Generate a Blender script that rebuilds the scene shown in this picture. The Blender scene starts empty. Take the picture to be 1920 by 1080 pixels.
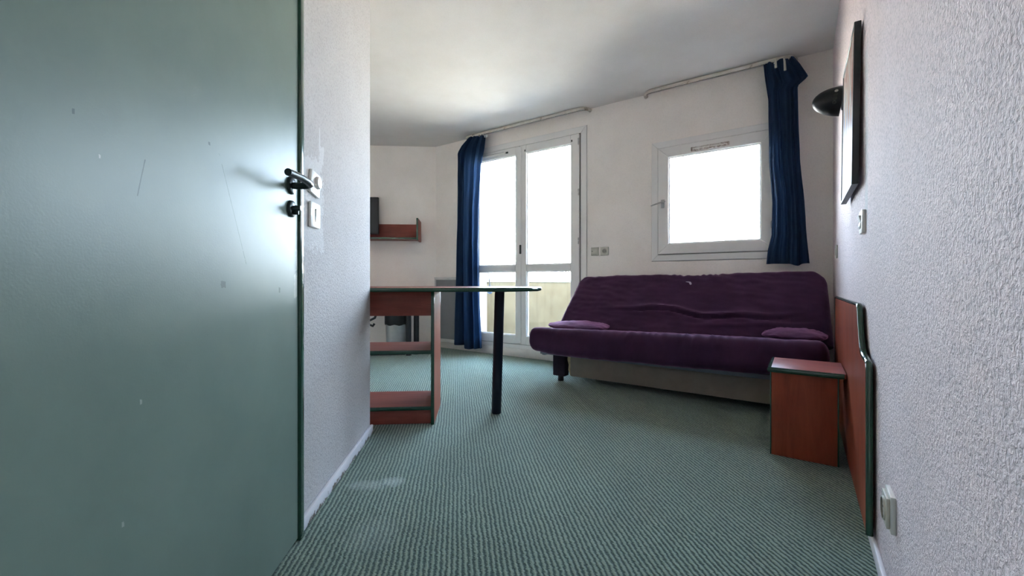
import bpy, bmesh, math, random
from mathutils import Vector, Matrix, noise
random.seed(4)
sc = bpy.context.scene
C = sc.collection

# ---------------------------------------------------------------- camera, world, sun, exposure
TH = math.atan(542 / 790)          # the window wall's frame is turned by this about z
PH = math.radians(4.415)           # the corridor's frame
R, L, W = -TH, PH, 0.0
cam = bpy.data.cameras.new('camera'); co = bpy.data.objects.new('camera', cam); C.objects.link(co)
co.location = (0, 0, 0.8); co.rotation_euler = (math.pi / 2, 0, 0)
cam.sensor_width = 36; cam.lens = 36 * 790 / 1920; cam.shift_y = -15 / 1920; cam.clip_start = 0.02; cam.clip_end = 500
sc.camera = co
sc.view_settings.view_transform = 'Standard'; sc.view_settings.look = 'None'
sc.view_settings.gamma = 1; sc.view_settings.use_curve_mapping = False
sc.view_settings.exposure = 5.35
sc.cycles.use_denoising = True
sc.cycles.max_bounces = 14; sc.cycles.diffuse_bounces = 10; sc.cycles.glossy_bounces = 6
sc.cycles.transparent_max_bounces = 16; sc.cycles.transmission_bounces = 6
sc.cycles.sample_clamp_indirect = 6.0

wd = bpy.data.worlds.new('sky'); sc.world = wd; wd.use_nodes = True
nt = wd.node_tree; bgn = nt.nodes['Background']
tcn = nt.nodes.new('ShaderNodeTexCoord'); sep = nt.nodes.new('ShaderNodeSeparateXYZ'); rmp = nt.nodes.new('ShaderNodeValToRGB')
nt.links.new(tcn.outputs['Generated'], sep.inputs[0]); nt.links.new(sep.outputs['Z'], rmp.inputs[0])
rmp.color_ramp.elements[0].position = 0.0; rmp.color_ramp.elements[0].color = (0.78, 0.88, 1.0, 1)
rmp.color_ramp.elements[1].position = 0.75; rmp.color_ramp.elements[1].color = (0.38, 0.62, 1.0, 1)
nt.links.new(rmp.outputs[0], bgn.inputs['Color']); bgn.inputs['Strength'].default_value = 0.95

sun = bpy.data.lights.new('sun', 'SUN'); sun.energy = 7.5; sun.angle = 0.01; sun.color = (1, 0.93, 0.82)
so = bpy.data.objects.new('sun', sun); C.objects.link(so)
so.rotation_euler = (math.radians(48), 0, -TH + math.radians(12))   # high, behind the building


def portal(s0, s1, z0, z1):
    l = bpy.data.lights.new('portal', 'AREA'); l.shape = 'RECTANGLE'; l.size = s1 - s0; l.size_y = z1 - z0
    l.cycles.is_portal = True
    o = bpy.data.objects.new('portal', l); C.objects.link(o)
    m = Matrix.Rotation(R, 4, 'Z') @ Matrix.Translation(((s0 + s1) / 2, 3.80, (z0 + z1) / 2)) @ Matrix.Rotation(-math.pi / 2, 4, 'X')
    o.matrix_world = m


portal(-3.0, -1.8, 0.2, 2.12)
portal(-0.95, -0.22, 1.08, 1.85)


# ---------------------------------------------------------------- materials
def new_mat(name):
    m = bpy.data.materials.new(name); m.use_nodes = True
    return m, m.node_tree, m.node_tree.nodes['Principled BSDF']


def N(nt, t, **kw):
    n = nt.nodes.new(t)
    for k, v in kw.items():
        if k.startswith('i_'):
            n.inputs[k[2:].replace('_', ' ')].default_value = v
        else:
            setattr(n, k, v)
    return n


def coords(nt, scale=(1, 1, 1)):
    tc = N(nt, 'ShaderNodeTexCoord'); mp = N(nt, 'ShaderNodeMapping'); mp.inputs['Scale'].default_value = scale
    nt.links.new(tc.outputs['Object'], mp.inputs[0])
    return mp.outputs[0]


def ramp(nt, src, stops):
    r = N(nt, 'ShaderNodeValToRGB'); cr = r.color_ramp
    while len(cr.elements) < len(stops): cr.elements.new(0.5)
    for e, (p, c) in zip(cr.elements, stops): e.position = p; e.color = (*c, 1) if len(c) == 3 else c
    nt.links.new(src, r.inputs[0]); return r.outputs[0]


def math_n(nt, op, a, b=None, c=None, clamp=False):
    n = N(nt, 'ShaderNodeMath', operation=op); n.use_clamp = clamp
    for i, v in enumerate((a, b, c)):
        if v is None: continue
        if isinstance(v, (int, float)): n.inputs[i].default_value = v
        else: nt.links.new(v, n.inputs[i])
    return n.outputs[0]


def mixc(nt, fac, a, b):
    n = N(nt, 'ShaderNodeMix', data_type='RGBA')
    for s, v in ((n.inputs[0], fac), (n.inputs[6], a), (n.inputs[7], b)):
        if isinstance(v, (int, float)): s.default_value = v
        elif isinstance(v, tuple): s.default_value = (*v, 1)
        else: nt.links.new(v, s)
    return n.outputs[2]


def noise_t(nt, vec, scale, detail=2, rough=0.5, dist=0.0):
    n = N(nt, 'ShaderNodeTexNoise'); n.inputs['Scale'].default_value = scale; n.inputs['Detail'].default_value = detail
    n.inputs['Roughness'].default_value = rough; n.inputs['Distortion'].default_value = dist
    nt.links.new(vec, n.inputs['Vector']); return n.outputs['Fac']


def bump(nt, h, strength, dist, bsdf):
    b = N(nt, 'ShaderNodeBump'); b.inputs['Strength'].default_value = strength; b.inputs['Distance'].default_value = dist
    nt.links.new(h, b.inputs['Height']); nt.links.new(b.outputs[0], bsdf.inputs['Normal'])


def simple(name, col, rough=0.5, var=0.0, vscale=8, bmp=0.0, bscale=60, metal=0.0, spec=0.5, coat=0.0):
    m, nt, p = new_mat(name)
    p.inputs['Roughness'].default_value = rough; p.inputs['Metallic'].default_value = metal
    p.inputs['Specular IOR Level'].default_value = spec; p.inputs['Coat Weight'].default_value = coat
    v = coords(nt)
    f = noise_t(nt, v, vscale, 4, 0.6)
    c0 = tuple(x * (1 - var) for x in col); c1 = tuple(min(1, x * (1 + var)) for x in col)
    nt.links.new(ramp(nt, f, [(0.3, c0), (0.7, c1)]), p.inputs['Base Color'])
    if bmp: bump(nt, noise_t(nt, v, bscale, 3), bmp, 0.002, p)
    return m


def plaster(name, col, scale, strength, dist, pits=0.12, patches=None, streak=None):
    """painted rough-cast wall; patches = [(y, z, ry, rz)] of smoother fresh white paint in the object's own coordinates"""
    m, nt, p = new_mat(name)
    p.inputs['Roughness'].default_value = 0.75; p.inputs['Specular IOR Level'].default_value = 0.25
    v = coords(nt)
    n1 = noise_t(nt, v, scale, 3, 0.55, 0.6)
    n2 = noise_t(nt, v, 2.3, 4, 0.6)
    lo = tuple(c * (1 - pits) for c in col)
    c1 = ramp(nt, n1, [(0.36, lo), (0.52, col)])
    dirt = ramp(nt, n2, [(0.30, (0.93, 0.92, 0.905)), (0.62, (1, 1, 1))])
    mx = N(nt, 'ShaderNodeMix', data_type='RGBA', blend_type='MULTIPLY'); mx.inputs[0].default_value = 1
    nt.links.new(c1, mx.inputs[6]); nt.links.new(dirt, mx.inputs[7])
    out = mx.outputs[2]
    if patches:
        tc = N(nt, 'ShaderNodeTexCoord'); sp = N(nt, 'ShaderNodeSeparateXYZ'); nt.links.new(tc.outputs['Object'], sp.inputs[0])
        nw = math_n(nt, 'MULTIPLY', math_n(nt, 'SUBTRACT', noise_t(nt, v, 45, 3, 0.6), 0.5), 1.5)
        tot = None
        for (ax, y, z, ry, rz) in patches:
            dy = math_n(nt, 'DIVIDE', math_n(nt, 'ABSOLUTE', math_n(nt, 'SUBTRACT', sp.outputs[ax], y)), ry)
            dz = math_n(nt, 'DIVIDE', math_n(nt, 'ABSOLUTE', math_n(nt, 'SUBTRACT', sp.outputs[2], z)), rz)
            d = math_n(nt, 'ADD', math_n(nt, 'MAXIMUM', dy, dz), nw)
            k = math_n(nt, 'MULTIPLY', math_n(nt, 'SUBTRACT', 1.08, d), 8, clamp=True)
            tot = k if tot is None else math_n(nt, 'MAXIMUM', tot, k)
        out = mixc(nt, math_n(nt, 'MULTIPLY', tot, 0.55), out, (0.68, 0.68, 0.68))
    nt.links.new(out, p.inputs['Base Color'])
    bump(nt, n1, strength, dist, p)
    return m


def wood(name, c0, c1, rough=0.32, axis=(1, 1, 1)):
    m, nt, p = new_mat(name)
    p.inputs['Roughness'].default_value = rough; p.inputs['Specular IOR Level'].default_value = 0.16
    v = coords(nt, axis)
    f = noise_t(nt, v, 22, 6, 0.7, 0.4)
    g = noise_t(nt, coords(nt), 5, 3)
    k = math_n(nt, 'ADD', math_n(nt, 'MULTIPLY', f, 0.7), math_n(nt, 'MULTIPLY', g, 0.3))
    nt.links.new(ramp(nt, k, [(0.35, c0), (0.65, c1)]), p.inputs['Base Color'])
    rr = N(nt, 'ShaderNodeMapRange'); rr.inputs[3].default_value = rough - 0.06; rr.inputs[4].default_value = rough + 0.12
    nt.links.new(g, rr.inputs[0]); nt.links.new(rr.outputs[0], p.inputs['Roughness'])
    bump(nt, f, 0.05, 0.001, p)
    return m


M = {}
WALL = (0.935, 0.885, 0.845)
M['wall'] = plaster('smooth_plaster', WALL, 140, 0.25, 0.002, 0.05)
M['wall_rough'] = plaster('rough_plaster', (0.92, 0.79, 0.80), 140, 0.9, 0.008, 0.25, patches=[(1, 1.86, 1.28, 0.035, 0.30)])
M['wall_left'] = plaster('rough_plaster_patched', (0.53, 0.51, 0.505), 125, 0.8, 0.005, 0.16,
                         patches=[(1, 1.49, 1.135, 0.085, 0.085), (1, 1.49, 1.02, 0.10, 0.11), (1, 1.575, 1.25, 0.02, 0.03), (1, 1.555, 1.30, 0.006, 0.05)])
M['ceiling'] = plaster('ceiling_paint', (0.78, 0.755, 0.735), 220, 0.3, 0.002, 0.06)
M['skirting'] = simple('skirting_paint', (0.76, 0.74, 0.77), 0.5, 0.06, 20, 0.2, 40)
m, nt, p = new_mat('chipped_skirting_paint')
v = coords(nt); sp = N(nt, 'ShaderNodeSeparateXYZ'); nt.links.new(v, sp.inputs[0])
k = math_n(nt, 'MULTIPLY', math_n(nt, 'SUBTRACT', math_n(nt, 'SUBTRACT', noise_t(nt, v, 28, 4, 0.65), math_n(nt, 'MULTIPLY', sp.outputs[2], 7.0)), 0.44), 22, clamp=True)
nt.links.new(mixc(nt, k, (0.74, 0.73, 0.77), (0.20, 0.16, 0.13)), p.inputs['Base Color']); p.inputs['Roughness'].default_value = 0.55
bump(nt, math_n(nt, 'SUBTRACT', 1.0, k), 0.5, 0.002, p); M['skirting_chipped'] = m
M['trim'] = simple('old_white_trim', (0.72, 0.70, 0.68), 0.5, 0.10, 9, 0.2, 40)
M['upvc'] = simple('window_frame_white', (0.80, 0.785, 0.77), 0.4, 0.03, 5, 0.0)
M['plastic'] = simple('white_plastic', (0.80, 0.785, 0.74), 0.3, 0.03, 30)
M['plastic_beige'] = simple('beige_plastic', (0.62, 0.585, 0.50), 0.35, 0.05, 40)
M['plastic_dark'] = simple('socket_hole', (0.03, 0.028, 0.026), 0.6, 0.1)
M['wood'] = wood('mahogany_laminate', (0.215, 0.050, 0.027), (0.36, 0.088, 0.045), 0.38, (1, 1, 0.12))
M['wood_h'] = wood('mahogany_laminate_flat', (0.18, 0.050, 0.038), (0.29, 0.085, 0.062), 0.36, (0.12, 1, 1))
M['wood_top'] = wood('mahogany_laminate_top', (0.30, 0.085, 0.070), (0.46, 0.14, 0.115), 0.36, (0.12, 1, 1))
M['green'] = simple('green_lacquer_edge', (0.014, 0.060, 0.034), 0.16, 0.12, 25, 0.0, coat=0.5)
M['navy_metal'] = simple('dark_navy_leg', (0.008, 0.011, 0.022), 0.42, 0.1, 20, spec=0.22)
M['black'] = simple('black_plastic', (0.012, 0.012, 0.014), 0.4, 0.1, 20)
M['black_gloss'] = simple('black_satin_metal', (0.014, 0.016, 0.02), 0.38, 0.1, 20)
M['bronze'] = simple('dark_door_metal', (0.035, 0.045, 0.045), 0.28, 0.1, 20, metal=0.5)
M['steel'] = simple('steel', (0.45, 0.45, 0.45), 0.3, 0.1, 20, metal=0.9)
M['bin'] = simple('grey_white_bin', (0.42, 0.44, 0.46), 0.45, 0.08, 20)
M['heater'] = simple('heater_front_grey', (0.27, 0.275, 0.29), 0.5, 0.05, 6)
M['heater_frame'] = simple('heater_frame_white', (0.66, 0.65, 0.65), 0.45, 0.06, 10)
M['board'] = simple('beige_grey_board', (0.25, 0.205, 0.17), 0.6, 0.10, 12)
M['torn'] = simple('torn_board_edge', (0.55, 0.43, 0.25), 0.8, 0.25, 60, 0.4, 90)
M['slate_metal'] = simple('grey_blue_bed_frame', (0.16, 0.17, 0.21), 0.4, 0.08, 10)
M['dark_cloth'] = simple('dark_purple_leg_cloth', (0.022, 0.015, 0.030), 0.9, 0.15, 40)
M['gasket'] = simple('dark_seam_rubber', (0.10, 0.095, 0.09), 0.8, 0.2, 30)


def fabric(name, col, sheen, transl=0.0, weave=900, var=0.15):
    m, nt, p = new_mat(name)
    v = coords(nt)
    f = noise_t(nt, v, 7, 4, 0.6)
    nt.links.new(ramp(nt, f, [(0.3, tuple(c * (1 - var) for c in col)), (0.7, tuple(c * (1 + var) for c in col))]), p.inputs['Base Color'])
    p.inputs['Roughness'].default_value = 0.85; p.inputs['Specular IOR Level'].default_value = 0.2
    p.inputs['Sheen Weight'].default_value = sheen; p.inputs['Sheen Roughness'].default_value = 0.4
    p.inputs['Sheen Tint'].default_value = (*[min(1, c * 6 + 0.1) for c in col], 1)
    bump(nt, math_n(nt, 'ADD', noise_t(nt, v, weave, 1), math_n(nt, 'MULTIPLY', noise_t(nt, v, 40, 3), 1.5)), 0.25, 0.0015, p)
    if transl:
        t = N(nt, 'ShaderNodeBsdfTranslucent'); t.inputs[0].default_value = (*[min(1, c * 2.2) for c in col], 1)
        mx = N(nt, 'ShaderNodeMixShader'); mx.inputs[0].default_value = transl
        nt.links.new(p.outputs[0], mx.inputs[1]); nt.links.new(t.outputs[0], mx.inputs[2])
        nt.links.new(mx.outputs[0], nt.nodes['Material Output'].inputs[0])
    return m


M['purple'] = fabric('purple_cotton', (0.052, 0.019, 0.050), 0.75)
M['purple_light'] = fabric('purple_pillow_cotton', (0.075, 0.025, 0.068), 0.75)
M['curtain'] = fabric('navy_curtain', (0.028, 0.060, 0.128), 0.3, 0.22)

# glass: clear thin pane
m, nt, p = new_mat('window_glass')
tr = N(nt, 'ShaderNodeBsdfTransparent'); tr.inputs[0].default_value = (0.93, 0.95, 0.94, 1)
gl = N(nt, 'ShaderNodeBsdfGlossy'); gl.inputs['Roughness'].default_value = 0.02
fr = N(nt, 'ShaderNodeLayerWeight'); fr.inputs[0].default_value = 0.25
mx = N(nt, 'ShaderNodeMixShader')
nt.links.new(math_n(nt, 'MULTIPLY', fr.outputs['Fresnel'], 0.6), mx.inputs[0])
nt.links.new(tr.outputs[0], mx.inputs[1]); nt.links.new(gl.outputs[0], mx.inputs[2])
nt.links.new(mx.outputs[0], nt.nodes['Material Output'].inputs[0]); M['glass'] = m

# green satin door leaf with scratches and chips (object y = along the door, z = up)
m, nt, p = new_mat('green_satin_door')
v = coords(nt)
base = ramp(nt, noise_t(nt, v, 4, 5, 0.6), [(0.3, (0.140, 0.190, 0.160)), (0.7, (0.165, 0.220, 0.185))])
tc = N(nt, 'ShaderNodeTexCoord'); sp = N(nt, 'ShaderNodeSeparateXYZ'); nt.links.new(tc.outputs['Object'], sp.inputs[0])
nz = math_n(nt, 'SUBTRACT', noise_t(nt, v, 120, 3, 0.6), 0.5)
def spot(y, z, ry, rz, slant=0.0):
    yy = math_n(nt, 'SUBTRACT', math_n(nt, 'SUBTRACT', sp.outputs[1], y), math_n(nt, 'MULTIPLY', math_n(nt, 'SUBTRACT', sp.outputs[2], z), slant))
    dy = math_n(nt, 'DIVIDE', math_n(nt, 'ABSOLUTE', yy), ry)
    dz = math_n(nt, 'DIVIDE', math_n(nt, 'ABSOLUTE', math_n(nt, 'SUBTRACT', sp.outputs[2], z)), rz)
    return math_n(nt, 'GREATER_THAN', math_n(nt, 'ADD', 1.0, math_n(nt, 'MULTIPLY', nz, 1.6)), math_n(nt, 'MAXIMUM', dy, dz))
dark = None
for a in [(0.958, 0.790, 0.008, 0.007), (0.735, 0.965, 0.0012, 0.03, 0.25), (0.995, 0.955, 0.0010, 0.10, -0.45), (0.91, 1.08, 0.003, 0.003), (0.62, 1.03, 0.002, 0.004), (1.215, 0.772, 0.004, 0.006)]:
    s_ = spot(*a); dark = s_ if dark is None else math_n(nt, 'MAXIMUM', dark, s_)
light = None
for a in [(0.735, 0.60, 0.002, 0.004), (0.70, 0.42, 0.002, 0.004), (1.318, 0.785, 0.010, 0.035), (1.325, 0.86, 0.006, 0.03), (0.66, 0.98, 0.0015, 0.003)]:
    s_ = spot(*a); light = s_ if light is None else math_n(nt, 'MAXIMUM', light, s_)
c = mixc(nt, math_n(nt, 'MULTIPLY', dark, 0.7), base, (0.02, 0.05, 0.04))
c = mixc(nt, math_n(nt, 'MULTIPLY', light, 0.55), c, (0.45, 0.47, 0.42))
nt.links.new(c, p.inputs['Base Color'])
p.inputs['Roughness'].default_value = 0.36; p.inputs['Specular IOR Level'].default_value = 0.30
bump(nt, math_n(nt, 'ADD', noise_t(nt, v, 260, 2), math_n(nt, 'MULTIPLY', noise_t(nt, v, 30, 2), 0.6)), 0.10, 0.0012, p)
M['door_green'] = m

# ribbed green carpet: loop pile ribs 15.5 mm apart, running away from the corridor
m, nt, p = new_mat('ribbed_green_carpet')
v = coords(nt)
dp = N(nt, 'ShaderNodeVectorMath', operation='DOT_PRODUCT'); nt.links.new(v, dp.inputs[0]); dp.inputs[1].default_value = (0.9917, 0.1285, 0)
wob = math_n(nt, 'ADD', math_n(nt, 'MULTIPLY', noise_t(nt, v, 75, 2, 0.6), 0.012), math_n(nt, 'MULTIPLY', noise_t(nt, v, 9, 2), 0.012))
x = math_n(nt, 'MULTIPLY', math_n(nt, 'ADD', dp.outputs['Value'], wob), 2 * math.pi / 0.0155)
h = math_n(nt, 'MULTIPLY_ADD', math_n(nt, 'SINE', x), 0.5, 0.5)
h2 = math_n(nt, 'ADD', math_n(nt, 'MULTIPLY', h, 0.8), math_n(nt, 'MULTIPLY', noise_t(nt, v, 300, 2, 0.7), 0.45))
c = ramp(nt, h2, [(0.28, (0.020, 0.040, 0.030)), (0.55, (0.092, 0.138, 0.100)), (0.92, (0.245, 0.30, 0.225))])  # shade in the grooves between ribs is put into the colour
big = ramp(nt, noise_t(nt, v, 1.7, 5, 0.65), [(0.32, (0.80, 0.78, 0.76)), (0.6, (1, 1, 1))])
mm = N(nt, 'ShaderNodeMix', data_type='RGBA', blend_type='MULTIPLY'); mm.inputs[0].default_value = 1
nt.links.new(c, mm.inputs[6]); nt.links.new(big, mm.inputs[7])
sp = N(nt, 'ShaderNodeSeparateXYZ'); nt.links.new(v, sp.inputs[0])
def smear(x0, y0, rx, ry, amt):
    dx = math_n(nt, 'DIVIDE', math_n(nt, 'SUBTRACT', sp.outputs[0], x0), rx); dy = math_n(nt, 'DIVIDE', math_n(nt, 'SUBTRACT', sp.outputs[1], y0), ry)
    d = math_n(nt, 'ADD', math_n(nt, 'MULTIPLY', dx, dx), math_n(nt, 'MULTIPLY', dy, dy))
    return math_n(nt, 'MULTIPLY', math_n(nt, 'SUBTRACT', 1, math_n(nt, 'ADD', d, math_n(nt, 'MULTIPLY', noise_t(nt, v, 40, 3), 0.7))), amt, clamp=True)
sm = math_n(nt, 'MAXIMUM', math_n(nt, 'MAXIMUM', smear(-0.475, 1.67, 0.07, 0.06, 1.2), smear(-0.56, 1.645, 0.12, 0.06, 0.9)), smear(-0.44, 1.33, 0.12, 0.14, 0.30))
out = mixc(nt, sm, mm.outputs[2], (0.36, 0.41, 0.38))
nt.links.new(out, p.inputs['Base Color'])
p.inputs['Roughness'].default_value = 0.95; p.inputs['Specular IOR Level'].default_value = 0.1
p.inputs['Sheen Weight'].default_value = 0.5; p.inputs['Sheen Tint'].default_value = (0.75, 0.9, 0.85, 1)
bump(nt, h2, 0.8, 0.005, p)
M['carpet'] = m

# stained cream render of the balcony
m, nt, p = new_mat('cream_render')
v = coords(nt); vs = coords(nt, (14, 14, 0.8))
c = ramp(nt, noise_t(nt, v, 6, 4), [(0.3, (0.165, 0.140, 0.090)), (0.7, (0.20, 0.172, 0.115))])
st = ramp(nt, noise_t(nt, vs, 1.0, 4, 0.6), [(0.55, (1, 1, 1)), (0.78, (0.74, 0.72, 0.68))])
mm = N(nt, 'ShaderNodeMix', data_type='RGBA', blend_type='MULTIPLY'); mm.inputs[0].default_value = 1
nt.links.new(c, mm.inputs[6]); nt.links.new(st, mm.inputs[7]); nt.links.new(mm.outputs[2], p.inputs['Base Color'])
p.inputs['Roughness'].default_value = 0.9
M['parapet'] = m
M['concrete'] = simple('balcony_tiles', (0.12, 0.105, 0.09), 0.9, 0.15, 5)
M['facade'] = simple('facade_render', (0.30, 0.26, 0.20), 0.9, 0.08, 4)
M['ledge'] = simple('white_coping', (0.72, 0.71, 0.68), 0.8, 0.08, 6)
M['town_white'] = simple('far_white_render', (0.75, 0.74, 0.72), 0.9, 0.05, 0.2)
M['town_pink'] = simple('far_salmon_render', (0.62, 0.40, 0.30), 0.9, 0.08, 0.2)
M['town_roof'] = simple('far_grey_roof', (0.28, 0.31, 0.36), 0.8, 0.1, 0.3)
M['town_window'] = simple('far_window_dark', (0.10, 0.095, 0.10), 0.4, 0.1, 0.5)
M['ground'] = simple('town_ground', (0.46, 0.42, 0.36), 0.95, 0.2, 0.05)
# rail: yellowed white with brown rubs
m, nt, p = new_mat('worn_white_rail')
v = coords(nt)
nt.links.new(ramp(nt, noise_t(nt, v, 9, 5, 0.7), [(0.34, (0.20, 0.13, 0.08)), (0.42, (0.62, 0.57, 0.50)), (0.7, (0.72, 0.69, 0.64))]), p.inputs['Base Color'])
p.inputs['Roughness'].default_value = 0.45; M['rail'] = m
m, nt, p = new_mat('stained_vent_plastic')
v = coords(nt)
nt.links.new(ramp(nt, noise_t(nt, v, 38, 4, 0.7), [(0.36, (0.16, 0.10, 0.075)), (0.5, (0.50, 0.44, 0.40)), (0.62, (0.72, 0.70, 0.68))]), p.inputs['Base Color'])
p.inputs['Roughness'].default_value = 0.4; M['vent_stained'] = m
# watercolour of the framed picture
m, nt, p = new_mat('watercolour_print')
v = coords(nt)
sp = N(nt, 'ShaderNodeSeparateXYZ'); nt.links.new(v, sp.inputs[0])
n1 = noise_t(nt, coords(nt, (1, 5, 1.4)), 3.0, 5, 0.6, 1.5); n2 = noise_t(nt, coords(nt, (1, 6, 2.0)), 4.5, 4, 0.6, 2.0)
warm = ramp(nt, n1, [(0.35, (0.46, 0.20, 0.17)), (0.45, (0.72, 0.50, 0.44)), (0.55, (0.80, 0.76, 0.66)), (0.66, (0.38, 0.44, 0.62))])
cool = ramp(nt, n2, [(0.38, (0.42, 0.52, 0.72)), (0.5, (0.70, 0.76, 0.86)), (0.62, (0.84, 0.85, 0.88)), (0.7, (0.60, 0.50, 0.56))])
zz = N(nt, 'ShaderNodeMapRange'); zz.inputs[1].default_value = 0.18; zz.inputs[2].default_value = 0.38
nt.links.new(math_n(nt, 'ADD', sp.outputs[2], math_n(nt, 'MULTIPLY', n1, 0.15)), zz.inputs[0])
nt.links.new(mixc(nt, zz.outputs[0], cool, warm), p.inputs['Base Color'])
p.inputs['Roughness'].default_value = 0.25; M['print'] = m


# ---------------------------------------------------------------- mesh helpers
def BM(): return bmesh.new()


def box(bm, x0, x1, y0, y1, z0, z1, bev=0.0, seg=2):
    r = bmesh.ops.create_cube(bm, size=1.0)
    for q in r['verts']:
        q.co = Vector((x0 + (q.co.x + .5) * (x1 - x0), y0 + (q.co.y + .5) * (y1 - y0), z0 + (q.co.z + .5) * (z1 - z0)))
    if bev > 0:
        es = list({e for q in r['verts'] for e in q.link_edges})
        bmesh.ops.bevel(bm, geom=es, offset=bev, segments=seg, affect='EDGES', profile=0.5)
    return bm


def prism(bm, pts, axis, a0, a1, bev=0.0, seg=2):
    """extrude a closed 2D outline along axis 0/1/2 (pts in the other two axes, in order)"""
    def P(p, a):
        l = [p[0], p[1]]; l.insert(axis, a); return Vector(l)
    lo = [bm.verts.new(P(p, a0)) for p in pts]; hi = [bm.verts.new(P(p, a1)) for p in pts]
    fs = [bm.faces.new(lo), bm.faces.new(hi)]
    n = len(pts)
    for i in range(n):
        fs.append(bm.faces.new((lo[i], lo[(i + 1) % n], hi[(i + 1) % n], hi[i])))
    bmesh.ops.recalc_face_normals(bm, faces=fs)
    if bev > 0:
        es = [e for f in fs[:2] for e in f.edges]
        bmesh.ops.bevel(bm, geom=list(set(es)), offset=bev, segments=seg, affect='EDGES', profile=0.5)
    return bm


def tube(bm, pts, r, n=10, caps=True, squash=None):
    pts = [Vector(p) for p in pts]; rings = []
    rs = r if isinstance(r, (list, tuple)) else [r] * len(pts)
    prev = None
    for i, p in enumerate(pts):
        t = (pts[min(i + 1, len(pts) - 1)] - pts[max(i - 1, 0)]).normalized()
        if prev is None:
            up = Vector((0, 0, 1)) if abs(t.z) < 0.9 else Vector((0, 1, 0))
            x = t.cross(up).normalized()
        else:
            x = (prev - t * prev.dot(t)).normalized()
        prev = x; y = t.cross(x)
        ring = []
        for k in range(n):
            a = 2 * math.pi * k / n
            ring.append(bm.verts.new(p + x * math.cos(a) * rs[i] + y * math.sin(a) * rs[i] * (squash or 1)))
        rings.append(ring)
    for a, b in zip(rings, rings[1:]):
        for k in range(n):
            bm.faces.new((a[k], a[(k + 1) % n], b[(k + 1) % n], b[k]))
    if caps:
        bm.faces.new(rings[0][::-1]); bm.faces.new(rings[-1])
    return bm


def lathe(bm, prof, centre=(0, 0, 0), axis='z', n=24):
    """prof = [(r, h)]; closed ends where r = 0"""
    rings = []
    cx = Vector(centre)
    def P(r, h, a):
        u, v = r * math.cos(a), r * math.sin(a)
        return cx + {'z': Vector((u, v, h)), 'x': Vector((h, u, v)), 'y': Vector((u, h, v))}[axis]
    for (r, h) in prof:
        if r < 1e-6: rings.append([bm.verts.new(P(0, h, 0))])
        else: rings.append([bm.verts.new(P(r, h, 2 * math.pi * k / n)) for k in range(n)])
    fs = []
    for a, b in zip(rings, rings[1:]):
        for k in range(n):
            k2 = (k + 1) % n
            if len(a) == 1 and len(b) == 1: continue
            if len(a) == 1: fs.append(bm.faces.new((a[0], b[k], b[k2])))
            elif len(b) == 1: fs.append(bm.faces.new((a[k], a[k2], b[0])))
            else: fs.append(bm.faces.new((a[k], a[k2], b[k2], b[k])))
    bmesh.ops.recalc_face_normals(bm, faces=fs)
    return bm


def slab_with_holes(bm, s0, s1, z0, z1, u0, u1, holes):
    """vertical wall in s,z between u0 and u1 with rectangular openings, reveals closed"""
    ss = sorted({s0, s1, *[h[0] for h in holes], *[h[1] for h in holes]}); zs = sorted({z0, z1, *[h[2] for h in holes], *[h[3] for h in holes]})
    def solid(i, j):
        if not (0 <= i < len(ss) - 1 and 0 <= j < len(zs) - 1): return False
        cs, cz = (ss[i] + ss[i + 1]) / 2, (zs[j] + zs[j + 1]) / 2
        return not any(h[0] < cs < h[1] and h[2] < cz < h[3] for h in holes)
    cache = {}
    def V(s, u, z):
        k = (s, u, z)
        if k not in cache: cache[k] = bm.verts.new(k)
        return cache[k]
    fs = []
    for i in range(len(ss) - 1):
        for j in range(len(zs) - 1):
            if not solid(i, j): continue
            a, b, c, d = ss[i], ss[i + 1], zs[j], zs[j + 1]
            fs.append(bm.faces.new((V(a, u0, c), V(b, u0, c), V(b, u0, d), V(a, u0, d))))
            fs.append(bm.faces.new((V(a, u1, c), V(a, u1, d), V(b, u1, d), V(b, u1, c))))
            for (di, dj, q) in ((-1, 0, ((a, c), (a, d))), (1, 0, ((b, d), (b, c))), (0, -1, ((b, c), (a, c))), (0, 1, ((a, d), (b, d)))):
                if not solid(i + di, j + dj):
                    (p1, q1), (p2, q2) = q
                    fs.append(bm.faces.new((V(p1, u0, q1), V(p2, u0, q2), V(p2, u1, q2), V(p1, u1, q1))))
    bmesh.ops.recalc_face_normals(bm, faces=bm.faces[:])
    return bm


def ring_frame(bm, s0, s1, z0, z1, ws, u0, u1, bev=0.003, wb=None, wt=None):
    """four mitred bars"""
    wb = ws if wb is None else wb; wt = ws if wt is None else wt
    i0, i1, j0, j1 = s0 + ws, s1 - ws, z0 + wb, z1 - wt
    for q in ([(s0, z0), (s1, z0), (i1, j0), (i0, j0)], [(s1, z0), (s1, z1), (i1, j1), (i1, j0)], [(s1, z1), (s0, z1), (i0, j1), (i1, j1)], [(s0, z1), (s0, z0), (i0, j0), (i0, j1)]):
        prism(bm, q, 1, u0, u1, bev, 1)
    return bm


ORG = {}


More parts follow.
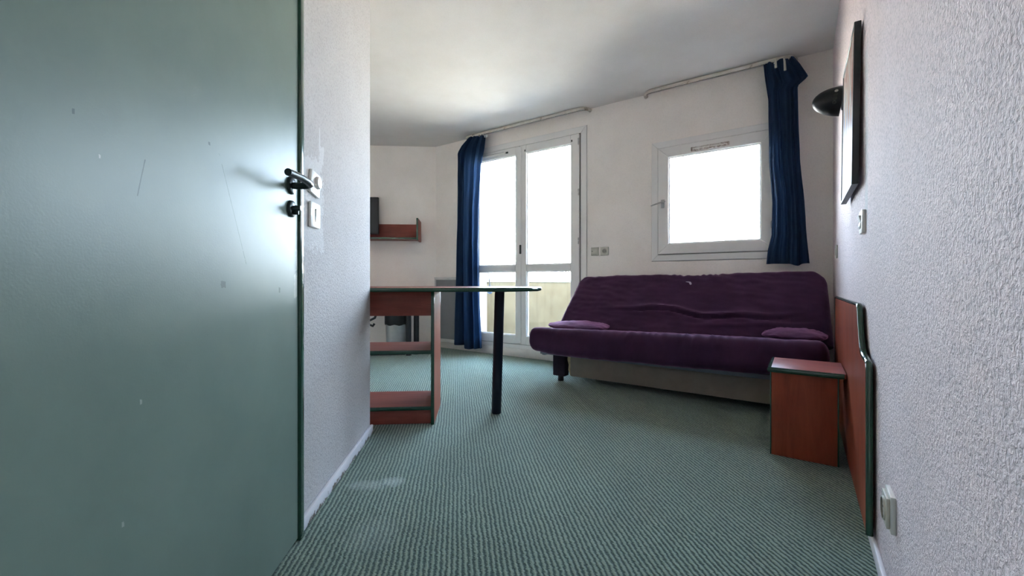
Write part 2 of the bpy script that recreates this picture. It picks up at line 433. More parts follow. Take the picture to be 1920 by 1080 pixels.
def mk(name, bm, mat, parent=None, frame=R, origin=None, smooth=35, label=None, cat=None, group=None, kind=None):
    o_ = Vector(ORG[parent.name]) if parent is not None else Vector(origin or (0, 0, 0))
    for q in bm.verts: q.co -= o_
    me = bpy.data.meshes.new(name); bm.to_mesh(me); bm.free()
    if smooth:
        me.shade_smooth(); me.set_sharp_from_angle(angle=math.radians(smooth))
    me.materials.append(mat)
    o = bpy.data.objects.new(name, me); C.objects.link(o)
    if parent is not None:
        o.parent = parent
    else:
        o.rotation_euler = (0, 0, frame); o.location = Matrix.Rotation(frame, 3, 'Z') @ o_
    ORG[o.name] = tuple(o_)
    for k, val in (('label', label), ('category', cat), ('group', group), ('kind', kind)):
        if val: o[k] = val
    return o


def thing(name, label, cat, origin, frame=R, group=None, kind=None):
    o = bpy.data.objects.new(name, None); C.objects.link(o); o.empty_display_size = 0.05
    o.rotation_euler = (0, 0, frame); o.location = Matrix.Rotation(frame, 3, 'Z') @ Vector(origin)
    ORG[o.name] = tuple(origin); o['label'] = label; o['category'] = cat
    if group: o['group'] = group
    if kind: o['kind'] = kind
    return o


def toW(fr, x, y):
    return (math.cos(fr) * x - math.sin(fr) * y, math.sin(fr) * x + math.cos(fr) * y)


def lerp_tab(tab, z):
    tab = sorted(tab)
    if z <= tab[0][0]: return tab[0][1]
    for (z0, v0), (z1, v1) in zip(tab, tab[1:]):
        if z <= z1: return v0 + (v1 - v0) * (z - z0) / (z1 - z0)
    return tab[-1][1]


# ---------------------------------------------------------------- the setting
H = 2.40
U = 3.66                       # inner face of the window wall
SR = 0.183                     # face of the right-hand wall
AB = 5.122                     # back wall (with the shelf)
BL = -2.9                      # far left wall
AE = 2.25                      # end of the corridor wall
B0 = -0.57                     # face of the corridor wall

corner_wb = toW(R, -3.625, U)
poly = [toW(R, 0.34, 3.9), toW(R, -3.80, 3.85), toW(L, -3.05, 5.26), toW(L, -3.05, 2.05), toW(L, -0.75, 2.05), toW(L, -0.75, -0.55), toW(R, 0.34, -0.6)]
mk('floor', prism(BM(), poly, 2, -0.12, 0.0), M['carpet'], frame=W, smooth=0, kind='structure', label='worn green ribbed carpet floor with a pale smear', cat='floor')
mk('ceiling', prism(BM(), poly, 2, H, H + 0.15), M['ceiling'], frame=W, smooth=0, kind='structure', label='matt white plaster ceiling', cat='ceiling')

DO = (-3.105, -1.655, 0.088, 2.255)     # opening of the balcony door: s0 s1 z0 z1
WO = (-1.058, -0.103, 0.957, 1.970)     # opening of the window
mk('wall_window', slab_with_holes(BM(), -3.66, 0.34, -0.02, H + 0.02, U, U + 0.22, [DO, WO]), M['wall'], smooth=0, kind='structure', label='off-white wall with the balcony door and the square window', cat='wall')
mk('wall_right', box(BM(), SR, SR + 0.15, -0.6, 3.9, -0.02, H + 0.02), M['wall_rough'], smooth=0, kind='structure', label='rough-cast white wall beside the headboard and framed picture', cat='wall')
mk('wall_back', box(BM(), -3.05, -0.515, AB, AB + 0.14, -0.02, H + 0.02), M['wall'], frame=L, smooth=0, kind='structure', label='off-white far wall carrying the small shelf', cat='wall')
mk('wall_far', box(BM(), BL - 0.15, BL, 2.05, AB + 0.14, -0.02, H + 0.02), M['wall'], frame=L, smooth=0, kind='structure', label='white side wall behind the corridor wall', cat='wall')
mk('wall_end', box(BM(), BL, B0 - 0.12, AE - 0.12, AE, -0.02, H + 0.02), M['wall'], frame=L, smooth=0, kind='structure', label='white wall between the bathroom and the room', cat='wall')
# corridor wall, with the opening of the green door
DA0, DA1 = 0.385, 1.364
bm = BM()
def cw(a0, a1, z0, z1): box(bm, B0 - 0.12, B0, a0, a1, z0, z1)
cw(DA1, AE, -0.02, H + 0.02); cw(DA0, DA1, 2.075, H + 0.02); cw(-0.55, DA0, -0.02, H + 0.02)
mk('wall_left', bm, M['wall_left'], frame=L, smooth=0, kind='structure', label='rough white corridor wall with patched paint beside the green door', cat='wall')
mk('wall_entry', box(BM(), -0.75, 0.3, -0.55, -0.40, -0.02, H + 0.02), M['wall'], frame=L, smooth=0, kind='structure', label='white wall behind the photographer', cat='wall')

# skirtings
mk('baseboard_left', box(BM(), B0, B0 + 0.014, DA1, AE + 0.012, 0, 0.043, 0.003), M['skirting_chipped'], frame=L, kind='structure', label='low chipped white skirting of the corridor wall', cat='skirting')
mk('baseboard_right', box(BM(), SR - 0.012, SR, -0.4, U - 0.016, 0, 0.040, 0.004), M['skirting'], kind='structure', label='low white skirting of the right-hand wall', cat='skirting')
mk('baseboard_window', box(BM(), -3.62, -1.60, U - 0.014, U, 0, 0.088, 0.003), M['trim'], kind='structure', label='worn white plinth below the balcony door', cat='skirting')
mk('trim_1', box(BM(), -1.597, SR - 0.02, U - 0.012, U, 0, 0.075, 0.003), M['trim'], kind='structure', label='white skirting behind the sofa', cat='skirting')

# ---- balcony door
d1 = thing('door_1', 'white double balcony door with four panes of glass', 'door', ((DO[0] + DO[1]) / 2, U, 0.088), kind='structure')
bm = BM()
ring_frame(bm, DO[0] + 0.003, DO[1] - 0.003, DO[2], DO[3] - 0.003, 0.061, U - 0.010, U + 0.06, 0.003, wb=0.040)
ring_frame(bm, DO[0], DO[1], DO[2], DO[3], 0.092, U + 0.045, U + 0.09, 0.002, wb=0.07)
mk('outer_frame', bm, M['upvc'], d1)
g = BM(); ring_frame(g, DO[0] + 0.0645, DO[1] - 0.0645, DO[2] + 0.0405, DO[3] - 0.0645, 0.0035, U - 0.006, U + 0.0445, 0); box(g, -1.7275, -1.7195, U - 0.002, U + 0.0445, 0.135, 2.186)
mk('gasket', g, M['gasket'], d1, smooth=0, label='dark rubber seam')
LZ0, LZ1 = 0.133, 2.186
for (s0, s1, p0, p1) in ((-3.037, -2.407, -2.955, -2.456), (-2.402, -1.729, -2.322, -1.818)):
    bm = BM(); u0, u1 = U - 0.020, U + 0.038
    box(bm, s0, p0, u0, u1, LZ0, LZ1, 0.004, 1); box(bm, p1, s1, u0, u1, LZ0, LZ1, 0.004, 1)
    box(bm, p0, p1, u0, u1, LZ0, 0.222, 0.004, 1); box(bm, p0, p1, u0, u1, 0.889, 0.957, 0.004, 1); box(bm, p0, p1, u0, u1, 2.104, LZ1, 0.004, 1)
    lf = mk('leaf', bm, M['upvc'], d1)
    for (z0, z1) in ((0.222, 0.889), (0.957, 2.104)):
        mk('pane', box(BM(), p0 - 0.004, p1 + 0.004, U + 0.012, U + 0.016, z0 - 0.004, z1 + 0.004), M['glass'], lf, smooth=0)
        g = BM(); ring_frame(g, p0 + 0.0005, p1 - 0.0005, z0 + 0.0005, z1 - 0.0005, 0.008, U - 0.004, U + 0.011, 0.002)
        mk('glazing_bead', g, M['upvc'], lf)
bm = BM(); box(bm, -2.432, -2.378, U - 0.030, U - 0.0205, LZ0 + 0.01, LZ1 - 0.01, 0.004, 1)
mk('cover_strip', bm, M['upvc'], d1)
for z in (2.11, 1.63, 1.17, 0.45):
    g = BM(); tube(g, [(-1.733, U - 0.026, z - 0.03), (-1.733, U - 0.026, z - 0.002)], 0.007); tube(g, [(-1.733, U - 0.026, z + 0.002), (-1.733, U - 0.026, z + 0.03)], 0.007)
    mk('hinge', g, M['steel'], d1, label='metal hinge')
for s in (-2.335, -1.805):
    mk('corner_plug', box(BM(), s - 0.006, s + 0.006, U - 0.0225, U - 0.0195, 2.118, 2.138, 0.001), M['plastic_dark'], d1, label='small dark plug')
g = BM(); box(g, -2.396, -2.374, U - 0.036, U - 0.0295, 1.068, 1.162, 0.006, 3)
lk = mk('lock_plate', g, M['bronze'], d1, label='dark lock plate')
g = BM(); lathe(g, [(0, -0.006), (0.006, -0.006), (0.007, 0)], (-2.385, U - 0.036, 1.13), 'y', 12); box(g, -2.388, -2.382, U - 0.041, U - 0.0355, 1.085, 1.105)
mk('keyhole', g, M['black'], lk)
g = BM(); box(g, -2.90, -2.575, U - 0.036, U - 0.0195, 2.128, 2.152, 0.005, 2)
vn = mk('vent_strip', g, M['plastic'], d1, label='white ventilation strip')
mk('vent_slot', box(BM(), -2.89, -2.60, U - 0.0215, U - 0.0195, 2.1535, 2.158), M['bronze'], vn)
mk('vent_end', box(BM(), -2.573, -2.545, U - 0.030, U - 0.0195, 2.134, 2.152, 0.003), M['bronze'], vn)

# ---- square window
w1 = thing('window_1', 'square white window with one pane of glass above the sofa', 'window', ((WO[0] + WO[1]) / 2, U, WO[2]), kind='structure')
bm = BM()
ring_frame(bm, WO[0] + 0.003, WO[1] - 0.003, WO[2] + 0.003, WO[3] - 0.003, 0.052, U - 0.010, U + 0.06, 0.003)
ring_frame(bm, *WO, 0.085, U + 0.045, U + 0.09, 0.002)
mk('outer_frame', bm, M['upvc'], w1)
g = BM(); ring_frame(g, WO[0] + 0.0555, WO[1] - 0.0555, WO[2] + 0.0555, WO[3] - 0.0555, 0.003, U - 0.006, U + 0.0445, 0)
mk('gasket', g, M['gasket'], w1, smooth=0, label='dark rubber seam')
bm = BM(); ring_frame(bm, -0.999, -0.162, 1.017, 1.911, 0.085, U - 0.022, U + 0.038, 0.004)
sa = mk('sash', bm, M['upvc'], w1)
mk('pane', box(BM(), -0.918, -0.243, U + 0.012, U + 0.016, 1.098, 1.830), M['glass'], sa, smooth=0)
g = BM(); ring_frame(g, -0.9135, -0.2475, 1.1025, 1.8255, 0.008, U - 0.004, U + 0.011, 0.002); mk('glazing_bead', g, M['upvc'], sa)
g = BM(); box(g, -0.972, -0.944, U - 0.030, U - 0.0215, 1.405, 1.475, 0.004, 2)
hb = mk('handle_plate', g, M['steel'], w1, label='small metal window catch')
g = BM(); tube(g, [(-0.958, U - 0.03, 1.447), (-0.958, U - 0.062, 1.447), (-0.975, U - 0.068, 1.444), (-1.045, U - 0.068, 1.424)], [0.006, 0.006, 0.006, 0.005]); tube(g, [(-0.958, U - 0.05, 1.447), (-0.93, U - 0.05, 1.455)], 0.004)
mk('handle', g, M['steel'], hb)
g = BM(); tube(g, [(-0.172, U - 0.028, 1.180), (-0.172, U - 0.028, 1.206)], 0.009); tube(g, [(-0.172, U - 0.028, 1.212), (-0.172, U - 0.028, 1.238)], 0.009); box(g, -0.185, -0.158, U - 0.028, U - 0.021, 1.185, 1.233, 0.003)
mk('hinge', g, M['steel'], w1, label='metal hinge')
g = BM(); box(g, -0.735, -0.455, U - 0.040, U - 0.0215, 1.838, 1.872, 0.006, 2)
vt = mk('vent_strip', g, M['vent_stained'], w1, label='brown stained ventilation strip')
for k in range(2):
    mk('vent_slot', box(BM(), -0.72 + k * 0.13, -0.60 + k * 0.13, U - 0.042, U - 0.0395, 1.852, 1.858, 0.001), M['plastic'], vt)

# ---- green bathroom door in the corridor wall
d2 = thing('door_2', 'tall flat green door with a dark lever handle', 'door', (-0.58, 0.86, 0), frame=L, kind='structure')
mk('door_leaf', box(BM(), -0.593, -0.553, 0.415, 1.334, 0.010, 2.035, 0.002, 1), M['door_green'], d2)
bpy.data.objects['door_leaf'].data.transform(Matrix.Translation((0, 0.86, 0))); bpy.data.objects['door_leaf'].location.y -= 0.86
bm = BM()
for (a0, a1) in ((1.3385, DA1 - 0.0005), (DA0 + 0.0005, 0.4105)):
    box(bm, -0.66, -0.546, a0, a1, 0, 2.075, 0.003, 2)
box(bm, -0.66, -0.546, 0.4105, 1.3385, 2.040, 2.0745, 0.003, 2)
box(bm, -0.645, -0.5945, 1.322, 1.3385, 0, 2.04); box(bm, -0.645, -0.5945, 0.4105, 0.428, 0, 2.04); box(bm, -0.645, -0.5945, 0.428, 1.322, 2.02, 2.04)
mk('door_frame', bm, M['green'], d2)
mk('backing', box(BM(), -0.69, -0.646, DA0 + 0.001, DA1 - 0.001, 0.0, 2.07), M['black'], d2)
g = BM(); lathe(g, [(0, 0.008), (0.022, 0.008), (0.025, 0.006), (0.026, 0)], (-0.5525, 1.284, 1.077), 'x', 28)
hp = mk('handle_rose', g, M['bronze'], d2)
g = BM()
pts = [(-0.546, 1.284, 1.077), (-0.520, 1.285, 1.077), (-0.503, 1.283, 1.078), (-0.495, 1.274, 1.080), (-0.494, 1.255, 1.083), (-0.497, 1.21, 1.086), (-0.500, 1.145, 1.083)]
tube(g, pts, [0.010, 0.010, 0.0105, 0.011, 0.0105, 0.010, 0.0098], 14)
mk('handle', g, M['bronze'], hp)
g = BM(); lathe(g, [(0, 0.008), (0.021, 0.008), (0.024, 0.006), (0.025, 0)], (-0.5525, 1.284, 1.009), 'x', 28)
kr = mk('lock_rose', g, M['bronze'], d2)
g = BM(); lathe(g, [(0, 0.022), (0.007, 0.022), (0.008, 0.020), (0.008, 0.0)], (-0.545, 1.284, 1.011), 'x', 16); box(g, -0.546, -0.530, 1.281, 1.287, 0.992, 1.006, 0.001)
mk('lock_cylinder', g, M['bronze'], kr)

# ---------------------------------------------------------------- balcony and town outside
mk('floor_balcony', box(BM(), -4.05, 0.9, U + 0.22, 5.14, -0.16, -0.03), M['concrete'], smooth=0, kind='structure', label='grey concrete balcony floor', cat='floor')
mk('ceiling_shade_slab', box(BM(), -4.05, 0.9, U + 0.22, 5.14, 2.75, 2.95), M['facade'], smooth=0, kind='structure', label='unseen slab added over the balcony to shade the parapet', cat='ceiling')  # slab added out of view so the parapet stays in shade
pp = mk('wall_balcony', box(BM(), -3.886, 0.9, 5.0, 5.14, -0.16, 0.770), M['parapet'], smooth=0, kind='structure', label='cream balcony parapet with dark run stains', cat='wall')
mk('coping', box(BM(), -3.885, 0.9, 4.985, 5.16, 0.7705, 0.797, 0.004), M['ledge'], pp, label='white coping')
mk('wall_partition', box(BM(), -4.05, -3.8865, U + 0.22, 5.14, -0.16, 2.75), M['ledge'], smooth=0, kind='structure', label='pale side wall of the balcony', cat='wall')
mk('wall_partition', box(BM(), 0.9, 1.05, U + 0.22, 5.14, -0.16, 2.75), M['ledge'], smooth=0, kind='structure', label='unseen pale end wall added to keep sky light off the parapet', cat='wall')  # end wall added out of view to cut the sky light on the parapet
mk('wall_shade_facade', slab_with_holes(BM(), -9.0, 6.0, -11.8, 9.0, U + 0.225, U + 0.30, [(-3.64, 0.33, -0.2, 2.5)]), M['facade'], smooth=0, kind='structure', label='cream outer facade added out of view to shade the balcony', cat='wall')  # facade put in out of view, only for the shade it casts
mk('ground', box(BM(), -160, 160, 3.0, 260, -12.2, -11.8), M['ground'], smooth=0, kind='structure', label='town ground far below the balcony', cat='ground')

hl = thing('hanging_lantern', 'small dark-topped glass globe hanging on a cord behind the balcony door', 'lantern', (-2.93, 3.79, 0.62))
g = BM(); lathe(g, [(0, 0.072), (0.012, 0.066), (0.030, 0.048), (0.036, 0.034), (0.034, 0.032), (0, 0.032)], (-2.905, 3.79, 0.672), 'z', 20); mk('cap', g, M['navy_metal'], hl, label='dark cap')
g = BM(); lathe(g, [(0.032, 0.031), (0.036, 0.016), (0.030, -0.012), (0.016, -0.028), (0, -0.032)], (-2.905, 3.79, 0.672), 'z', 20); mk('globe', g, simple('bluish_glass_globe', (0.10, 0.14, 0.20), 0.1, 0.1), hl, label='bluish globe')
g = BM(); tube(g, [(-2.905, 3.79, 0.742), (-2.915, 3.785, 0.86), (-2.92, 3.752, 0.92)], 0.006, 6); mk('cord', g, M['black'], hl)

def far_building(name, label, s0, s1, u0, u1, z1, mat, roof=None, z0=-11.8):
    t = thing(name, label, 'building', ((s0 + s1) / 2, (u0 + u1) / 2, z0))
    mk('wall', box(BM(), s0, s1, u0, u1, z0, z1), mat, t, smooth=0)
    if roof == 'flat':
        mk('roof', box(BM(), s0 - .3, s1 + .3, u0 - .3, u1 + .3, z1, z1 + 0.5), M['town_roof'], t, smooth=0)
    if roof == 'hip':
        g = BM(); prism(g, [(u0 - .5, z1), (u1 + .5, z1), ((u0 + u1) / 2, z1 + 1.6)], 0, s0 - .5, s1 + .5); mk('roof', g, M['town_roof'], t, smooth=0)
    return t
def far_windows(t, s_list, z_list, w, h, u):
    for s in s_list:
        for z in z_list:
            mk('window', box(BM(), s, s + w, u - 0.12, u + 0.02, z, z + h), M['town_window'], t, smooth=0)
def at(px, Ud):
    r = (px - 960) / 790; S_, C_ = math.sin(TH), math.cos(TH); Z = Ud / (r * S_ + C_); return C_ * r * Z - S_ * Z, Z
# white block on the left
s0, Z = at(880, 45); s1, _ = at(946, 45)
t = far_building('white_block', 'plain white block with one grilled opening beyond the parapet', s0, s1, 45, 57, 0.8 + 64 / 790 * Z, M['town_white'])
a0, _ = at(917.5, 45); a1, _ = at(933, 45)
n_ = 4
for k in range(n_):
    w_ = (a1 - a0) / n_
    mk('window', box(BM(), a0 + k * w_ + 0.05, a0 + (k + 1) * w_ - 0.02, 44.88, 45.02, 0.8 + 36.5 / 790 * Z, 0.8 + 46.5 / 790 * Z), simple('far_window_brown', (0.20, 0.17, 0.155), 0.6, 0.05), t, smooth=0)
s0, Z = at(890, 42); s1, _ = at(958, 42)
far_building('low_white_hall', 'low white hall with a blue-grey roof in front of the white block', s0, s1, 42, 44.5, 0.8 + 24.0 / 790 * Z, M['town_white'], 'flat')
# long salmon block and gridded block on the right
s0, Z = at(992, 80); s1, _ = at(1046, 80)
t = far_building('salmon_block', 'long low salmon block with small dark windows under a grey roof', s0, s1, 80, 92, 0.8 + 11 / 790 * Z, M['town_pink'], 'hip')
d = (s1 - s0)
for k in range(9):
    if k in (2, 6): continue
    far_windows(t, [s0 + d * (0.06 + k * 0.105)], [0.8 + 5.0 / 790 * Z], d * 0.03, 0.45, 80)
mk('balcony_band', box(BM(), s0, s1, 79.7, 80.02, 0.8 + 2.2 / 790 * Z, 0.8 + 3.2 / 790 * Z), M['town_white'], t, smooth=0)
s0, Z = at(1049, 70); s1, _ = at(1085, 70)
t = far_building('gridded_block', 'tall white block with a grid of square dark windows', s0, s1, 70, 82, 0.8 + 30 / 790 * Z, M['town_white'])
for px in (1055, 1060, 1065, 1070, 1075):
    a0, _ = at(px, 70)
    far_windows(t, [a0], [0.8 + q / 790 * Z for q in (1.5, 5.0, 8.5, 13.0)], 0.30, 0.26, 70)

# ---------------------------------------------------------------- sofa
def superellipsoid(n1, n2, nu, nv):
    """unit rounded block: (p along, q depth, r thickness); n1 end roundness, n2 section roundness"""
    bm = BM(); rings = []
    f = lambda c, n: math.copysign(abs(c) ** (2 / n), c)
    for i in range(1, nu):
        al = -math.pi / 2 + math.pi * i / nu
        p, k = f(math.sin(al), n1), abs(math.cos(al)) ** (2 / n1)
        rings.append([bm.verts.new((p, k * f(math.cos(2 * math.pi * j / nv), n2), k * f(math.sin(2 * math.pi * j / nv), n2))) for j in range(nv)])
    return bm, rings


def block(p_t, sect, ends, qs=0.35):
    """swept closed section; p_t list of -1..1, sect list of (q, r), ends(p)-> scale"""
    bm = BM(); rings = []
    for p in p_t:
        k = ends(p)
        rings.append([bm.verts.new((p, q * (1 - (1 - k) * qs), r * k)) for (q, r) in sect])
    n = len(sect)
    for a, b in zip(rings, rings[1:]):
        for j in range(n): bm.faces.new((a[j], a[(j + 1) % n], b[(j + 1) % n], b[j]))
    bm.faces.new(rings[0][::-1]); bm.faces.new(rings[-1])
    return bm


def section(nq, nr, rq, rr):
    """closed rounded rectangle in q, r from -1 to 1 with corner radii rq, rr, evenly spaced"""
    out = []
    for (q0, r0, q1, r1, n, cq, cr, a0) in ((1, -(1 - rr), 1, 1 - rr, nr, 1 - rq, 1 - rr, 0), (1 - rq, 1, -(1 - rq), 1, nq, -(1 - rq), 1 - rr, 90),
                                            (-1, 1 - rr, -1, -(1 - rr), nr, -(1 - rq), -(1 - rr), 180), (-(1 - rq), -1, 1 - rq, -1, nq, 1 - rq, -(1 - rr), 270)):
        for i in range(n + 1): out.append((q0 + (q1 - q0) * i / n, r0 + (r1 - r0) * i / n))
        for i in range(1, 7):
            t = math.radians(a0 + 90 * i / 7)
            out.append((cq + rq * math.cos(t), cr + rr * math.sin(t)))
    return out


sofa = thing('sofa', 'wide purple cloth click-clack sofa bed below the square window', 'sofa', (-0.80, 3.15, 0))
NS = 220
def endscale(p, r):       # rounded ends: r in fraction of the half length
    d = (abs(p) - (1 - r)) / r
    return 1.0 if d <= 0 else max(0.12, math.sqrt(max(0, 1 - d * d)))
ps = [math.sin(math.pi / 2 * (-1 + 2 * i / NS)) * 0.5 + (-1 + 2 * i / NS) * 0.5 for i in range(NS + 1)]
# seat mattress
bm = block(ps, section(18, 3, 0.22, 0.80), lambda p: endscale(p, 0.06))
bm.normal_update()
nrm = {q: q.normal.copy() for q in bm.verts}
for q in bm.verts:
    p, qq, r = q.co
    s = -0.822 + p * 0.955
    u = 3.075 - qq * 0.298                  # qq = +1 is the front
    z = 0.338 + r * 0.086 + (3.075 - u) * 0.10 + 0.022 * (s + 0.82)
    if r < 0: z -= 0.046 * math.cos(min(1, abs(p) ** 3) * math.pi / 2) * max(0, qq)
    w = noise.noise(Vector((s * 9, u * 9, z * 9))) * 0.006 + noise.noise(Vector((s * 26, u * 10, z * 8))) * 0.003
    gather = math.exp(-((s + 0.62) / 0.42) ** 2)
    w += gather * max(0, qq) * max(0, r + 0.55) * 0.007 * math.sin(s * 105 + 8 * noise.noise(Vector((s * 6, z * 9, 0)))) * (0.6 + noise.noise(Vector((s * 8, 2, 0))))
    nn = Vector((nrm[q].x, -nrm[q].y, nrm[q].z))
    q.co = Vector((s, u, z)) + nn * w
bmesh.ops.recalc_face_normals(bm, faces=bm.faces[:])
mk('seat', bm, M['purple'], sofa, smooth=60)
# back mattress
bm = block(ps, section(46, 3, 0.14, 0.75), lambda p: endscale(p, 0.05), 0.02)
for q in bm.verts:
    p, qq, r = q.co                          # qq = up the back, r = thickness (+ front)
    hgt = (qq + 1) / 2
    sl, sr_ = -1.748 + 0.118 * hgt, 0.166 - 0.028 * hgt
    rc = max(0.0, (hgt - 0.85) / 0.15)
    k_ = 1 - 0.065 * (1 - math.sqrt(max(0.0, 1 - rc * rc)))
    edge = max(0, (abs(p) - 0.90) / 0.10)
    lu = qq * (0.272 - 0.010 * edge ** 2)
    s = (sl + sr_) / 2 + p * (sr_ - sl) / 2 * k_
    th = r * (0.068 - 0.012 * edge)
    w = noise.noise(Vector((s * 5, hgt * 4, 3))) * 0.012 + noise.noise(Vector((s * 9, hgt * 16 + s * 3, 5))) * 0.006 + noise.noise(Vector((s * 20, hgt * 22, 7))) * 0.003
    if r > 0:
        hc = 0.34 + 0.05 * math.sin(s * 5.0 + 0.4) + 0.02 * math.sin(s * 13)
        fall = math.exp(-((s + 0.62) / 0.55) ** 4)
        w += fall * (0.024 * math.exp(-((hgt - hc - 0.045) / 0.035) ** 2) - 0.018 * math.exp(-((hgt - hc) / 0.020) ** 2))
        hc2 = 0.22 + 0.10 * (s + 0.2)
        w += 0.014 * math.exp(-((hgt - hc2) / 0.03) ** 2) * math.exp(-((s + 0.25) / 0.3) ** 2)
    ruff = math.exp(-((s + 0.64) / 0.24) ** 4) * max(0, hgt - 0.82) / 0.18
    w += ruff * 0.007 * (math.sin(s * 120 + 9 * noise.noise(Vector((s * 7, 0, 0)))) * (0.5 + noise.noise(Vector((s * 11, 4, 0))))) - ruff * 0.010
    dirv, nv = Vector((0, 0.50, 0.866)), Vector((0, -0.866, 0.50))
    base = Vector((s, 3.372, 0.592 + 0.016 * (s + 0.8)))
    q.co = base + dirv * (lu + (w * 0.7 if hgt > 0.93 else 0)) + nv * (th + (w if r > 0 else 0))
bmesh.ops.recalc_face_normals(bm, faces=bm.faces[:])
bk = mk('backrest', bm, M['purple'], sofa, smooth=60)
# torn pale spot on the back
def on_back(s, hgt, off=0.0): return Vector((s, 3.372, 0.592 + 0.016 * (s + 0.8))) + Vector((0, .5, .866)) * ((hgt * 2 - 1) * 0.272) + Vector((0, -.866, .5)) * (0.068 + off)
g = BM()
lo = [g.verts.new(on_back(-0.705 + x, hh, 0.0005)) for x, hh in ((0, 0.835), (0.018, 0.825), (0.024, 0.80), (0.016, 0.785), (0.008, 0.80), (0.004, 0.82), (-0.02, 0.832))]
hi = [g.verts.new(v_.co + Vector((0, -.866, .5)) * 0.008) for v_ in lo]
g.faces.new(hi)
for i in range(len(lo)): g.faces.new((lo[i], lo[(i + 1) % len(lo)], hi[(i + 1) % len(lo)], hi[i]))
bmesh.ops.recalc_face_normals(g, faces=g.faces[:])
mk('torn_spot', g, simple('pale_wadding', (0.45, 0.40, 0.47), 0.9, 0.1), bk, label='small torn spot showing pale wadding')
# frame under the seat
g = BM()
box(g, -1.70, 0.10, 2.87, 2.90, 0.218, 0.246, 0.003); box(g, -1.70, 0.10, 3.36, 3.39, 0.20, 0.228, 0.003)
for s in (-1.70, 0.07): box(g, s, s + 0.03, 2.9005, 3.3595, 0.205, 0.235, 0.003)
for i in range(9): box(g, -1.55 + i * 0.19, -1.49 + i * 0.19, 2.9005, 3.3595, 0.222, 0.234)
mk('bed_frame', g, M['slate_metal'], sofa, label='grey-blue metal bed frame')
g = BM(); box(g, -1.478, 0.10, 2.955, 2.972, 0.055, 0.250, 0.002); mk('front_board', g, M['board'], sofa, label='beige-grey storage box front')
g = BM(); box(g, -1.43, 0.08, 2.9725, 3.42, 0.055, 0.07); box(g, -1.43, 0.08, 3.42, 3.435, 0.055, 0.20); box(g, -1.43, -1.415, 2.9725, 3.42, 0.07, 0.20); box(g, 0.065, 0.08, 2.9725, 3.42, 0.07, 0.20)
mk('storage_box', g, M['board'], sofa)
g = BM()
prism(g, [(-1.479, 0.055), (-1.479, 0.250), (-1.512, 0.250), (-1.500, 0.21), (-1.505, 0.18), (-1.494, 0.14), (-1.497, 0.10)], 1, 2.957, 2.970, 0.001, 1)
mk('torn_edge', g, M['torn'], sofa, label='ragged yellow board edge')
for (s, u) in ((-1.63, 2.95), (-1.63, 3.36), (0.02, 2.99), (0.02, 3.36)):
    w_ = 0.105 if s < -1 else 0.07
    lg = mk('leg', box(BM(), s, s + w_, u, u + 0.075, 0.043, 0.216, 0.006), M['dark_cloth'], sofa)
    mk('foot', lathe(BM(), [(0, 0), (0.022, 0), (0.024, 0.004), (0.022, 0.0425), (0, 0.0425)], (s + w_ / 2, u + 0.037, 0), 'z', 16), M['black'], lg)

# two flat pillows
def pillow(name, label, cs, cu, cz, hs, hu, hz, rot, tilt, tip=0.0):
    bm, rings = superellipsoid(2.6, 2.6, 40, 40)
    n = len(rings[0])
    a0 = bm.verts.new((-1, 0, 0)); a1 = bm.verts.new((1, 0, 0))
    for a, b in zip(rings, rings[1:]):
        for j in range(n): bm.faces.new((a[j], a[(j + 1) % n], b[(j + 1) % n], b[j]))
    for j in range(n):
        bm.faces.new((a0, rings[0][(j + 1) % n], rings[0][j])); bm.faces.new((a1, rings[-1][j], rings[-1][(j + 1) % n]))
    m_ = Matrix.Translation((cs, cu, cz)) @ Matrix.Rotation(rot, 4, 'Z') @ Matrix.Rotation(tilt, 4, 'Y')
    for q in bm.verts:
        p, qq, r = q.co
        flat = (1 - abs(p) ** 3 * 0.75) * (1 - abs(qq) ** 3 * 0.6)
        w = 0.20 * noise.noise(Vector((p * 2.5 + cs, qq * 4, 1))) + 0.26 * abs(noise.noise(Vector((p * 1.6 + qq * 5, p * 2.2 - qq * 4 + cs, 4)))) + 0.12 * noise.noise(Vector((p * 6, qq * 11, 9)))
        r2 = r * flat + w * (1 if r > 0 else 0.0)
        if r < 0: r2 = r * 0.55
        v_ = Vector((p * hs * (1 + 0.10 * qq * qq), qq * hu * (1 + 0.08 * p * p), r2 * hz))
        if tip and p < -0.6: v_.z += 0.012 * (abs(p) - 0.6) / 0.4
        q.co = m_ @ v_
    bmesh.ops.recalc_face_normals(bm, faces=bm.faces[:])
    return mk(name, bm, M['purple_light'], origin=(cs, cu, cz - hz), smooth=60, label=label, cat='cushion', group='flat purple cushions on the sofa')
pillow('cushion', 'flat crumpled purple cushion on the sofa end by the balcony door', -1.455, 3.06, 0.432, 0.235, 0.17, 0.038, 0.15, 0.0, 1)
pillow('cushion', 'flat crumpled purple cushion on the sofa end by the headboard', -0.035, 3.09, 0.464, 0.165, 0.165, 0.038, -0.1, 0.0)

# ---------------------------------------------------------------- headboard and bedside table on the right-hand wall
HF, HB = 0.161, 0.1765
prof = [(2.93, 0.069), (2.93, 0.712), (1.845, 0.722), (1.822, 0.719), (1.806, 0.706), (1.790, 0.680), (1.772, 0.645), (1.752, 0.610), (1.728, 0.585), (1.695, 0.572), (1.640, 0.569), (1.600, 0.567), (1.580, 0.560), (1.570, 0.545), (1.568, 0.069)]
prof = [(a * 1.0387, 0.8 + (b - 0.8) * 1.0387) for a, b in prof]
hd = thing('headboard', 'stepped reddish wood headboard panel with a green rounded edge', 'headboard', (0.17, 2.3, 0.041))
